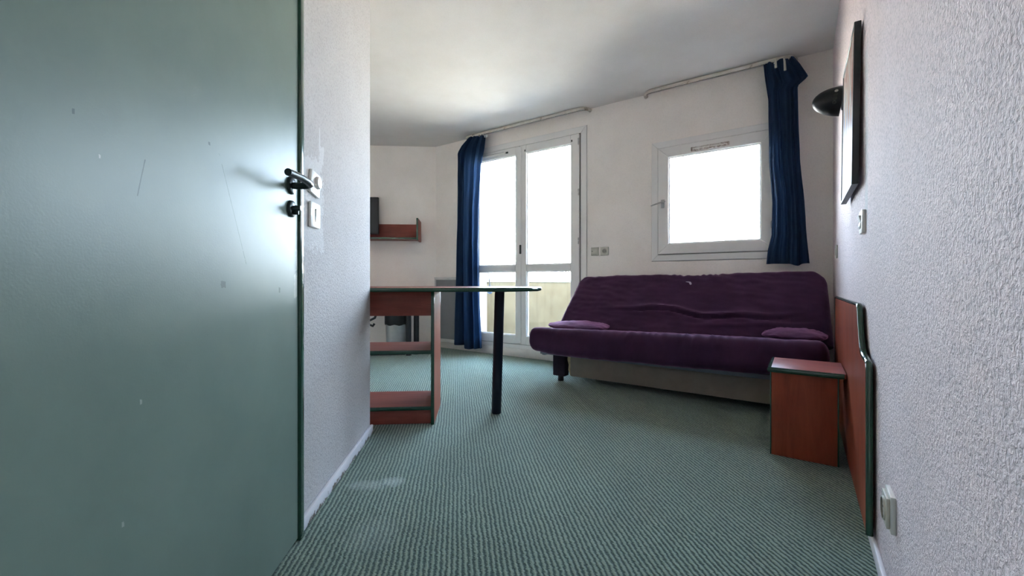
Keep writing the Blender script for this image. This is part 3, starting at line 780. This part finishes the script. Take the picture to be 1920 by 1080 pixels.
# inset the wood a little; the green edging is a bead swept round the front outline
cu_, cz_ = 2.3, 0.3
def inset(pts, d):
    out = []
    for i, p in enumerate(pts):
        a = Vector(pts[i - 1]); b = Vector(p); c = Vector(pts[(i + 1) % len(pts)])
        n1 = (b - a).normalized(); n2 = (c - b).normalized()
        k = Vector((-n1.y - n2.y, n1.x + n2.x)).normalized()
        cosh = max(0.35, k.dot(Vector((-n1.y, n1.x))))
        out.append(tuple(b + k * d / cosh))
    return out
sgn = 1 if sum((prof[i][0] * prof[(i + 1) % len(prof)][1] - prof[(i + 1) % len(prof)][0] * prof[i][1]) for i in range(len(prof))) > 0 else -1
inner = inset(prof, 0.011 * sgn)
inner[0] = (inner[0][0], prof[0][1]); inner[-1] = (inner[-1][0], prof[0][1])
mk('panel', prism(BM(), inner, 0, HF, HB), M['wood'], hd, smooth=30)
g = BM()
# section of the bead between inner and outer outline: rounded over the front edge
sec = [(0.0, HB), (0.6, HB), (1.0, HB - 0.003), (1.08, HF + 0.005), (0.92, HF + 0.0005), (0.6, HF - 0.0025), (0.2, HF - 0.002), (0.0, HF - 0.0005)]
rings = []
for a, b in zip(inner, prof):
    rings.append([g.verts.new((sv, a[0] + (b[0] - a[0]) * k, a[1] + (b[1] - a[1]) * k)) for (k, sv) in sec])
for a, b in zip(rings, rings[1:]):
    for j in range(len(sec)): g.faces.new((a[j], a[(j + 1) % len(sec)], b[(j + 1) % len(sec)], b[j]))
g.faces.new(rings[0]); g.faces.new(rings[-1][::-1])
bmesh.ops.recalc_face_normals(g, faces=g.faces[:])
mk('edge_trim', g, M['green'], hd, smooth=50, label='rounded dark green edge')
for (u_, z_) in ((1.75, 0.4), (2.3, 0.55), (2.8, 0.4)):
    mk('spacer', box(BM(), HB, SR - 0.0003, u_ - 0.02, u_ + 0.02, z_ - 0.02, z_ + 0.02), M['black'], hd)

ns = thing('bedside_table', 'low reddish wood bedside table with green edges against the headboard', 'table', (0.01, 2.41, 0))
mk('top', box(BM(), -0.113, HF - 0.003, 2.259, 2.56, 0.382, 0.402, 0.002), M['wood_top'], ns)
g = BM(); tp = [(-0.113, 2.56), (-0.113, 2.259), (0.151, 2.259)]
ot = [(-0.127, 2.56), (-0.127, 2.246), (0.151, 2.246)]
sec = [(0, 0.382), (0.7, 0.381), (1.0, 0.386), (1.05, 0.392), (1.0, 0.398), (0.6, 0.4025), (0, 0.4022)]
rings = [[g.verts.new((a[0] + (b[0] - a[0]) * k, a[1] + (b[1] - a[1]) * k, zz_)) for (k, zz_) in sec] for a, b in zip(tp, ot)]
for a, b in zip(rings, rings[1:]):
    for j in range(len(sec)): g.faces.new((a[j], a[(j + 1) % len(sec)], b[(j + 1) % len(sec)], b[j]))
g.faces.new(rings[0]); g.faces.new(rings[-1][::-1]); bmesh.ops.recalc_face_normals(g, faces=g.faces[:])
mk('edge_trim', g, M['green'], ns, label='green lacquered edge')
mk('front_panel', box(BM(), -0.112, 0.128, 2.266, 2.282, 0.002, 0.3815, 0.001), M['wood'], ns)
mk('panel_edge', box(BM(), -0.1175, -0.1123, 2.265, 2.283, 0.002, 0.3815, 0.002), M['green'], ns)
mk('panel_edge', box(BM(), 0.1283, 0.134, 2.265, 2.283, 0.002, 0.3815, 0.002), M['green'], ns)
mk('side_panel', box(BM(), -0.1175, -0.101, 2.2835, 2.545, 0.002, 0.3815, 0.001), M['wood'], ns)
mk('shelf', box(BM(), -0.1005, 0.128, 2.2835, 2.54, 0.15, 0.166), M['wood_h'], ns)

# ---------------------------------------------------------------- bar table with open shelves behind the corridor wall
bt = thing('bar_table', 'peninsula table with green rounded edge, open wood shelves and one dark leg', 'table', (-0.3, 2.55, 0), frame=L)
TZ0, TZ1 = 0.736, 0.758
CX, CY, RR = 0.092, 2.548, 0.284
outl = [(-1.15, CY + RR), (-1.15, CY - RR)] + [(CX + RR * math.cos(math.radians(a)), CY + RR * math.sin(math.radians(a))) for a in range(-90, 91, 6)]
inn = [(-1.15, CY + RR - 0.012), (-1.15, CY - RR + 0.012)] + [(CX + (RR - 0.012) * math.cos(math.radians(a)), CY + (RR - 0.012) * math.sin(math.radians(a))) for a in range(-90, 91, 6)]
tt = mk('tabletop', prism(BM(), inn, 2, TZ0, TZ1), M['wood_h'], bt, frame=L, smooth=30)
g = BM(); sec = [(0, TZ0), (0.5, TZ0), (0.9, TZ0 + 0.004), (1.05, TZ0 + 0.011), (0.9, TZ1 - 0.004), (0.5, TZ1), (0, TZ1 + 0.0004)]
rings = [[g.verts.new((a[0] + (b[0] - a[0]) * k, a[1] + (b[1] - a[1]) * k, zz_)) for (k, zz_) in sec] for a, b in zip(inn[1:] + [inn[0]], outl[1:] + [outl[0]])]
for a, b in zip(rings, rings[1:]):
    for j in range(len(sec)): g.faces.new((a[j], a[(j + 1) % len(sec)], b[(j + 1) % len(sec)], b[j]))
g.faces.new(rings[0]); g.faces.new(rings[-1][::-1]); bmesh.ops.recalc_face_normals(g, faces=g.faces[:])
mk('edge_trim', g, M['green'], tt, smooth=50, label='rounded green edge')
LGX, LGY = 0.113, 2.535
g = BM(); tube(g, [(LGX - 0.012, LGY, 0.0), (LGX - 0.012, LGY, 0.006), (LGX + 0.008, LGY, 0.728)], [0.027, 0.0295, 0.0295], 24)
lg = mk('leg', g, M['navy_metal'], bt, label='dark navy metal leg')
g = BM(); lathe(g, [(0, 0.7285), (0.045, 0.7285), (0.045, 0.7355), (0, 0.7355)], (LGX + 0.008, LGY, 0), 'z', 24); mk('mounting_plate', g, M['navy_metal'], lg)
CF, CBk = 2.356, 2.735                     # front and back of the shelf cabinet
for (b0, b1) in ((-0.267, -0.250), (-1.00, -0.983)):
    sp_ = mk('side_panel', box(BM(), b0, b1, CF + 0.003, CBk - 0.003, 0, 0.7355, 0.0008, 1), M['wood'], bt)
    mk('panel_edge', box(BM(), b0 - 0.0006, b1 + 0.0006, CF - 0.002, CF + 0.0029, 0, 0.7355, 0.0022, 2), M['green'], sp_)
    mk('panel_edge', box(BM(), b0 - 0.0006, b1 + 0.0006, CBk - 0.0029, CBk + 0.001, 0, 0.7355, 0.0015, 2), M['green'], sp_)
for z in (0.081, 0.391):
    sh = mk('shelf', box(BM(), -0.9825, -0.2675, CF + 0.006, CBk - 0.04, z, z + 0.020, 0.0008, 1), M['wood_h'], bt)
    mk('shelf_edge', box(BM(), -0.9825, -0.2675, CF + 0.0005, CF + 0.0058, z - 0.0005, z + 0.0205, 0.002, 2), M['green'], sh)
mk('apron_panel', box(BM(), -0.9825, -0.2675, CF + 0.010, CF + 0.026, 0.602, 0.7355, 0.001), M['wood_h'], bt)
mk('plinth', box(BM(), -0.9825, -0.2675, CF + 0.012, CF + 0.028, 0.004, 0.080, 0.001), M['wood_h'], bt)

# ---------------------------------------------------------------- things by the far wall
sh = thing('wall_shelf', 'reddish wood wall shelf with green edges on the far wall', 'shelf', (-1.2, 5.0, 1.265), frame=L)
mk('board', box(BM(), -1.90, -0.7155, 4.866, AB - 0.0205, 1.265, 1.283, 0.001), M['wood_h'], sh)
mk('board_edge', box(BM(), -1.90, -0.7155, 4.860, 4.8655, 1.264, 1.284, 0.002), M['green'], sh)
mk('back_panel', box(BM(), -1.90, -0.7155, AB - 0.02, AB, 1.265, 1.462, 0.001), M['wood_h'], sh)
g = BM(); prism(g, [(4.866, 1.252), (AB, 1.252), (AB, 1.492), (4.92, 1.505), (4.866, 1.505)], 0, -0.715, -0.698); mk('end_panel', g, M['wood'], sh, smooth=20)
mk('end_edge', box(BM(), -0.7165, -0.6965, 4.860, 4.8655, 1.251, 1.506, 0.002), M['green'], sh)

tv = thing('television', 'flat black television standing on the wall shelf', 'television', (-1.5, 4.97, 1.284), frame=L)
mk('screen', box(BM(), -1.86, -1.158, 4.945, 4.985, 1.325, 1.752, 0.006), M['black'], tv)
mk('display', box(BM(), -1.845, -1.173, 4.9425, 4.9448, 1.345, 1.737), M['black_gloss'], tv, smooth=0)
g = BM(); box(g, -1.54, -1.46, 4.955, 4.975, 1.292, 1.3245); box(g, -1.65, -1.35, 4.90, 5.03, 1.2832, 1.2918, 0.003); mk('stand', g, M['black'], tv)

dk = thing('desk', 'dark-legged desk below the wall shelf by the far wall', 'desk', (-1.3, 4.8, 0), frame=L)
mk('desktop', box(BM(), -2.2, -0.66, 4.50, 5.10, 0.682, 0.704, 0.004), M['wood_h'], dk)
for (b_, a_) in ((-0.752, 4.55), (-0.680, 4.62), (-2.1, 4.60), (-2.1, 5.0)):
    g = BM(); tube(g, [(b_, a_, 0), (b_, a_, 0.681)], 0.029, 16); mk('leg', g, M['black'], dk)
mk('floor_shadow_bar', box(BM(), -2.06, -0.785, 4.535, 4.565, 0.006, 0.03, 0.004), M['black'], dk)  # black bar added in place of the dark shadow on the floor

bn = thing('waste_bin', 'grey-white waste bin with a black liner beside the desk legs', 'bin', (-1.01, 4.70, 0), frame=L)
mk('body', lathe(BM(), [(0, 0.0), (0.098, 0.0), (0.104, 0.01), (0.118, 0.40), (0.112, 0.40), (0.098, 0.012), (0, 0.012)], (-0.905, 4.70, 0), 'z', 32), M['bin'], bn)
g = BM(); lathe(g, [(0.122, 0.315), (0.127, 0.33), (0.126, 0.418), (0.121, 0.422), (0.109, 0.42), (0.104, 0.30), (0.096, 0.05), (0, 0.04)], (-0.905, 4.70, 0), 'z', 32)
for q in g.verts:
    if abs(q.co.z - 0.315) < 0.003: q.co.z += 0.006 * math.sin(7 * math.atan2(q.co.y - 4.70, q.co.x + 0.905))
mk('liner', g, M['black'], bn, label='black bag folded over the rim')

cb = BM()
tube(cb, [(-1.05, 4.42, 0.68), (-1.04, 4.42, 0.48), (-1.07, 4.42, 0.40), (-1.13, 4.42, 0.37), (-1.13, 4.42, 0.33), (-1.09, 4.42, 0.315), (-1.075, 4.42, 0.34)], 0.013, 8)
for q in cb.verts: q.co += Vector((-0.03, 0.12, 0))
mk('cable', cb, M['black'], frame=L, origin=(-1.10, 4.54, 0.68), label='looped black cable hanging under the desk', cat='cable')

# ---- convector heater in the corner
ht = thing('heater', 'white-framed grey panel heater low in the corner by the curtain', 'heater', (-3.4, 3.61, 0.075))
HS0, HS1, HU = -3.585, -3.205, 3.600
mk('casing', box(BM(), HS0, HS1, HU + 0.012, U - 0.003, 0.078, 0.815, 0.004), M['heater_frame'], ht)
g = BM(); ring_frame(g, HS0, HS1, 0.078, 0.815, 0.022, HU, HU + 0.0118, 0.002, wb=0.036, wt=0.012); mk('front_frame', g, M['heater_frame'], ht)
mk('front_grille', box(BM(), HS0 + 0.0225, HS1 - 0.0225, HU + 0.005, HU + 0.0118, 0.1145, 0.8025), M['heater'], ht)
mk('top_ledge', box(BM(), HS0 - 0.004, HS1 + 0.004, HU - 0.004, U - 0.003, 0.8155, 0.832, 0.003), M['heater_frame'], ht)
g = BM()
for i in range(24): box(g, HS0 + 0.03 + i * 0.0135, HS0 + 0.038 + i * 0.0135, HU + 0.003, HU + 0.0049, 0.125, 0.79)
o_ = mk('grille_ribs', g, M['heater'], ht, smooth=0)

# ---------------------------------------------------------------- curtains and rails
def rail(name, label, s_w0, s0, s1, s_w1):
    g = BM(); z = 2.384; uo = 3.572
    pts = []
    def arc(sw, s, rev):
        a = []
        d = s - sw
        for k in range(7):
            t = k / 6 * math.pi / 2
            a.append((sw + d * (1 - math.cos(t)), U - 0.004 - (U - 0.004 - uo) * math.sin(t), z))
        return a[::-1] if rev else a
    pts = arc(s_w0, s0, False) + [(s0 + (s1 - s0) * k / 12, uo, z) for k in range(1, 12)] + arc(s_w1, s1, True)
    tube(g, pts, 0.015, 12)
    o = thing(name, label, 'curtain rail', ((s0 + s1) / 2, uo, z))
    mk('track', g, M['rail'], o)
    g = BM(); tube(g, [(p[0], p[1] - (0.0 if 0 < i < 30 else 0), p[2] - 0.0135) for i, p in enumerate(pts)][3:-3], 0.003, 6); mk('groove', g, M['plastic_dark'], o)
    for sw in (s_w0, s_w1):
        g = BM(); lathe(g, [(0, -0.006), (0.017, -0.006), (0.018, 0.0)], (sw, U - 0.0, z), 'y', 16); mk('end_cap', g, M['rail'], o)
    return o
rail('curtain_rail', 'long worn white curtain rail above the balcony door', -3.10, -3.02, -1.70, -1.625)
rail('curtain_rail', 'shorter worn white curtain rail above the square window', -1.105, -1.03, -0.10, -0.035)


def curtain(name, label, left, right, zt, zb, folds, depth, uc, seed, hem=None):
    bm = BM(); NZ, NX = 90, 140; grid = []
    rnd = random.Random(seed)
    ph = [rnd.uniform(-0.5, 0.5) for _ in range(8)]
    for i in range(NZ + 1):
        f_ = i / NZ; row = []
        for j in range(NX + 1):
            t = j / NX
            ztop = zt(t); zbot = zb(t)
            z = ztop + (zbot - ztop) * f_
            l_, r_ = lerp_tab(left, z), lerp_tab(right, z)
            tw = t + 0.05 * math.sin(2 * math.pi * t + ph[0] + f_ * 0.8) + 0.02 * math.sin(5 * t + ph[1] + 2 * f_)
            amp = depth * (0.55 + 0.45 * f_) * (0.75 + 0.35 * math.sin(3 * t + ph[2]))
            wv = math.sin(2 * math.pi * folds * tw + ph[3])
            wv = math.copysign(abs(wv) ** 0.75, wv)
            u = uc + amp * wv + 0.008 * math.sin(2 * math.pi * folds * 2.3 * tw + ph[4] + f_ * 2) + 0.006 * noise.noise(Vector((t * 6, z * 3, seed)))
            s = l_ + (r_ - l_) * (t + 0.025 * math.cos(2 * math.pi * folds * tw + ph[3]) * math.sin(math.pi * t))
            s += 0.004 * noise.noise(Vector((t * 5, z * 4, seed + 9)))
            row.append(bm.verts.new((s, u, z)))
        grid.append(row)
    for i in range(NZ):
        for j in range(NX): bm.faces.new((grid[i][j], grid[i][j + 1], grid[i + 1][j + 1], grid[i + 1][j]))
    bmesh.ops.solidify(bm, geom=bm.faces[:], thickness=0.0025)
    return bm


lc = thing('curtain', 'long navy curtain gathered at the left of the balcony door', 'curtain', (-3.0, 3.56, 0.05))
bm = curtain('x', '', [(2.40, -2.97), (2.36, -2.99), (2.29, -3.10), (2.22, -3.165), (1.5, -3.185), (0.8, -3.205), (0.05, -3.235)],
             [(2.40, -2.80), (2.33, -2.768), (2.20, -2.785), (2.03, -2.833), (1.6, -2.862), (1.2, -2.868), (0.8, -2.855), (0.4, -2.835), (0.05, -2.81)],
             lambda t: 2.362 - 0.02 * t, lambda t: 0.075 - 0.028 * max(0, min(1, (t - 0.42) / 0.06)) + 0.022 * max(0, t - 0.6) / 0.4, 3.6, 0.034, 3.540, 3)
cl = mk('cloth', bm, M['curtain'], lc, smooth=70)
g = BM(); box(g, -2.815, -2.755, 3.548, 3.562, 2.325, 2.352, 0.005); mk('glider', g, M['plastic'], lc, label='white curtain glider')
for k in range(5):
    s = -2.96 + k * 0.035
    g = BM(); tube(g, [(s, 3.56, 2.372), (s, 3.56, 2.355), (s, 3.55, 2.345)], 0.004, 6); mk('hook', g, M['plastic'], lc)

rc = thing('curtain', 'short navy curtain with a drooping top corner beside the square window', 'curtain', (-0.1, 3.56, 0.9))
bm = curtain('x', '', [(2.42, -0.232), (2.25, -0.215), (2.10, -0.196), (1.65, -0.190), (1.36, -0.172), (1.12, -0.175), (1.02, -0.198), (0.90, -0.210)],
             [(2.42, -0.075), (2.37, -0.045), (2.30, -0.005), (2.205, 0.040), (2.195, 0.036), (2.15, -0.020), (2.05, -0.018), (1.64, -0.006), (1.26, 0.024), (0.9, 0.048)],
             lambda t: 2.364, lambda t: 0.915 - 0.016 * math.exp(-((t - 0.72) / 0.10) ** 2), 2.9, 0.026, 3.550, 8)
mk('cloth', bm, M['curtain'], rc, smooth=70)
for (s, z, u_) in ((-0.150, 2.335, 3.512), (-0.095, 2.30, 3.507)):
    g = BM(); tube(g, [(s - 0.008, u_ + 0.045, 2.370), (s - 0.005, u_ + 0.012, 2.362), (s, u_, z + 0.03), (s + 0.003, u_, z - 0.035)], [0.004, 0.005, 0.007, 0.008], 8); mk('hook', g, M['plastic_beige'], rc, label='loose white curtain hook')
for k in range(4):
    s = -0.20 + k * 0.042
    g = BM(); tube(g, [(s, 3.56, 2.372), (s, 3.56, 2.352)], 0.004, 6); mk('glider', g, M['plastic'], rc)

# ---------------------------------------------------------------- picture, lamp and fittings on the right-hand wall
pc = thing('framed_picture', 'black box-framed pastel watercolour hanging on the rough right-hand wall', 'picture', (0.17, 2.17, 1.145))
P0, P1, PZ0, PZ1 = 1.945, 2.440, 1.145, 1.728
def lean(bm):
    for q in bm.verts: q.co.x += 0.008 * (q.co.z - PZ0) / (PZ1 - PZ0)
    return bm
bm = BM(); fw = 0.012
for q in ([(P0, PZ0), (P1, PZ0), (P1 - fw, PZ0 + fw), (P0 + fw, PZ0 + fw)], [(P1, PZ0), (P1, PZ1), (P1 - fw, PZ1 - fw), (P1 - fw, PZ0 + fw)], [(P1, PZ1), (P0, PZ1), (P0 + fw, PZ1 - fw), (P1 - fw, PZ1 - fw)], [(P0, PZ1), (P0, PZ0), (P0 + fw, PZ0 + fw), (P0 + fw, PZ1 - fw)]):
    prism(bm, q, 0, 0.1495, 0.170, 0.001, 1)
mk('frame', lean(bm), M['black_gloss'], pc)
mk('print', lean(box(BM(), 0.1525, 0.169, P0 + fw, P1 - fw, PZ0 + fw, PZ1 - fw)), M['print'], pc, smooth=0)

wl = thing('wall_lamp', 'black perforated dome wall lamp beyond the framed picture', 'lamp', (0.178, 2.78, 1.72))
g = BM(); NU, NV = 22, 40
ax, bz, cu2 = 0.128, 0.074, 0.080
T = Matrix.Translation((0.176, 2.80, 1.738)) @ Matrix.Rotation(math.radians(9), 4, 'Y')
rg = []
for i in range(NU + 1):
    e = (math.pi / 2) * i / NU
    if i == NU: rg.append([g.verts.new(T @ Vector((-ax, 0, 0)))])
    else: rg.append([g.verts.new(T @ Vector((-ax * math.sin(e), cu2 * math.cos(e) * math.cos(2 * math.pi * k / NV), bz * math.cos(e) * math.sin(2 * math.pi * k / NV)))) for k in range(NV)])
HO = set()
for i in range(NU - 1):
    for k in range(NV): g.faces.new((rg[i][k], rg[i][(k + 1) % NV], rg[i + 1][(k + 1) % NV], rg[i + 1][k]))
for k in range(NV): g.faces.new((rg[NU - 1][k], rg[NU - 1][(k + 1) % NV], rg[NU][0]))
bmesh.ops.solidify(g, geom=g.faces[:], thickness=0.002)
bmesh.ops.recalc_face_normals(g, faces=g.faces[:])
for q in g.verts: q.co.x = min(q.co.x, SR - 0.002)
shd = mk('shade', g, M['black_gloss'], wl, smooth=60)
def on_shade(e, a, off=0.0):
    v_ = Vector((-ax * math.sin(e), cu2 * math.cos(e) * math.cos(a), bz * math.cos(e) * math.sin(a)))
    n_ = Vector((v_.x / ax ** 2, v_.y / cu2 ** 2, v_.z / bz ** 2)).normalized()
    return T @ (v_ + n_ * off), (T.to_3x3() @ n_)
for a in (-206, -188, -172, -157):
    c_, n_ = on_shade(math.radians(14), math.radians(a), 0.0005)
    g = BM(); q_ = n_.to_track_quat('Z', 'Y').to_matrix().to_4x4()
    lathe(g, [(0, 0.0008), (0.0075, 0.0008), (0.0085, -0.002), (0, -0.002)], (0, 0, 0), 'z', 16)
    g.transform(Matrix.Translation(c_) @ q_)
    mk('hole', g, M['plastic_beige'] if a == -206 else M['plastic_dark'], shd)
mk('wall_plate', lathe(BM(), [(0, -0.008), (0.045, -0.008), (0.048, 0.0)], (SR, 2.80, 1.738), 'x', 24), M['black_gloss'], wl)


def plate_x(bm, x0, x1, yc, zc, w, h, rot=0.0, bev=0.004):
    box(bm, x0, x1, -w / 2, w / 2, -h / 2, h / 2, bev, 2)
    return bm
# light switch on the right-hand wall
ls = thing('light_switch', 'white light switch on the right-hand wall below the framed picture', 'switch', (SR, 1.915, 1.003))
g = BM(); box(g, SR - 0.011, SR, 1.875, 1.955, 0.963, 1.043, 0.003); mk('plate', g, M['plastic'], ls)
g = BM(); prism(g, [(SR - 0.0112, 0.980), (SR - 0.0125, 0.980), (SR - 0.015, 0.988), (SR - 0.0125, 1.003), (SR - 0.018, 1.024), (SR - 0.0112, 1.026)], 1, 1.893, 1.937); 
for q in g.verts: q.co = Vector((q.co.x, q.co.y, q.co.z))
mk('rocker', g, M['plastic'], ls, smooth=20)
# small socket by the corner
ls = thing('wall_socket', 'small pale socket on the right-hand wall near the room corner', 'socket', (SR, 3.25, 0.972))
g = BM(); box(g, SR - 0.009, SR, 3.21, 3.29, 0.932, 1.012, 0.003); mk('plate', g, M['plastic_beige'], ls)
mk('insert', box(BM(), SR - 0.0125, SR - 0.0092, 3.23, 3.27, 0.95, 0.99, 0.002), M['plastic_beige'], ls)
# double-depth socket low at the front
ls = thing('wall_socket', 'thick white socket low on the right-hand wall in front of the headboard', 'socket', (SR, 1.355, 0.247))
g = BM(); box(g, SR - 0.010, SR, 1.315, 1.395, 0.203, 0.291, 0.002); mk('frame', g, M['plastic'], ls)
g = BM(); box(g, SR - 0.017, SR - 0.0102, 1.322, 1.388, 0.211, 0.283, 0.002); mk('plate', g, M['plastic_beige'], ls)
g = BM(); lathe(g, [(0.024, -0.004), (0.027, -0.004), (0.028, 0.0), (0.022, 0.0)], (SR - 0.017, 1.355, 0.247), 'x', 24); mk('rim', g, M['plastic_beige'], ls)
g = BM(); lathe(g, [(0, -0.0006), (0.022, -0.0006), (0.022, 0.0004)], (SR - 0.017, 1.355, 0.247), 'x', 24); mk('recess', g, simple('socket_shadow_plastic', (0.30, 0.27, 0.24), 0.5), ls)
for dy in (-0.0095, 0.0095):
    g = BM(); lathe(g, [(0, -0.0014), (0.003, -0.0014), (0.003, 0.0)], (SR - 0.017, 1.355 + dy, 0.247), 'x', 10); mk('pin_hole', g, M['plastic_dark'], ls)

# sockets between door and window
ls = thing('wall_socket', 'beige blank cover left of its round socket neighbour on the window wall', 'socket', (-1.575, U, 1.064))
mk('plate', box(BM(), -1.613, -1.537, U - 0.011, U, 1.026, 1.102, 0.003), M['plastic_beige'], ls)
mk('insert', box(BM(), -1.604, -1.546, U - 0.014, U - 0.0112, 1.037, 1.091, 0.002), M['plastic_beige'], ls)
g = BM(); lathe(g, [(0, -0.0008), (0.004, -0.0008), (0.004, 0.0004)], (-1.598, U - 0.014, 1.066), 'y', 12); mk('hole', g, M['plastic_dark'], ls)
ls = thing('wall_socket', 'beige round power socket between the balcony door and the window', 'socket', (-1.482, U, 1.064))
mk('plate', box(BM(), -1.521, -1.443, U - 0.011, U, 1.026, 1.102, 0.003), M['plastic_beige'], ls)
g = BM(); lathe(g, [(0.021, -0.004), (0.024, -0.004), (0.026, 0.0), (0.019, 0.0)], (-1.482, U - 0.011, 1.064), 'y', 24); mk('rim', g, M['plastic_beige'], ls)
g = BM(); lathe(g, [(0, -0.0006), (0.019, -0.0006), (0.019, 0.0004)], (-1.482, U - 0.011, 1.064), 'y', 24); mk('recess', g, simple('socket_recess', (0.34, 0.31, 0.26), 0.5), ls)
for dx in (-0.0095, 0.0095):
    g = BM(); lathe(g, [(0, -0.0016), (0.003, -0.0016), (0.003, 0.0)], (-1.482 + dx, U - 0.011, 1.064), 'y', 10); mk('pin_hole', g, M['plastic_dark'], ls)

# switches by the green door
def tilt_about(bm, y, z, a):
    m_ = Matrix.Translation((0, y, z)) @ Matrix.Rotation(a, 4, 'X') @ Matrix.Translation((0, -y, -z))
    bm.transform(m_); return bm
ls = thing('light_switch', 'crooked white round-knob switch behind the green door handle', 'switch', (B0, 1.495, 1.130), frame=L)
mk('plate', tilt_about(box(BM(), B0, B0 + 0.010, 1.455, 1.535, 1.090, 1.170, 0.003), 1.495, 1.13, math.radians(-7)), M['plastic'], ls)
mk('knob', lathe(BM(), [(0, 0.010), (0.018, 0.010), (0.021, 0.006), (0.022, 0)], (B0 + 0.0102, 1.505, 1.135), 'x', 24), M['plastic'], ls)
ls = thing('light_switch', 'white rocker switch below the crooked one beside the green door', 'switch', (B0, 1.495, 1.022), frame=L)
mk('plate', box(BM(), B0, B0 + 0.010, 1.453, 1.537, 0.979, 1.065, 0.004), M['plastic'], ls)
g = BM(); prism(g, [(B0 + 0.0102, 0.998), (B0 + 0.0118, 0.998), (B0 + 0.0138, 1.043), (B0 + 0.0102, 1.045)], 1, 1.490, 1.524); mk('rocker', g, M['plastic'], ls, smooth=20)
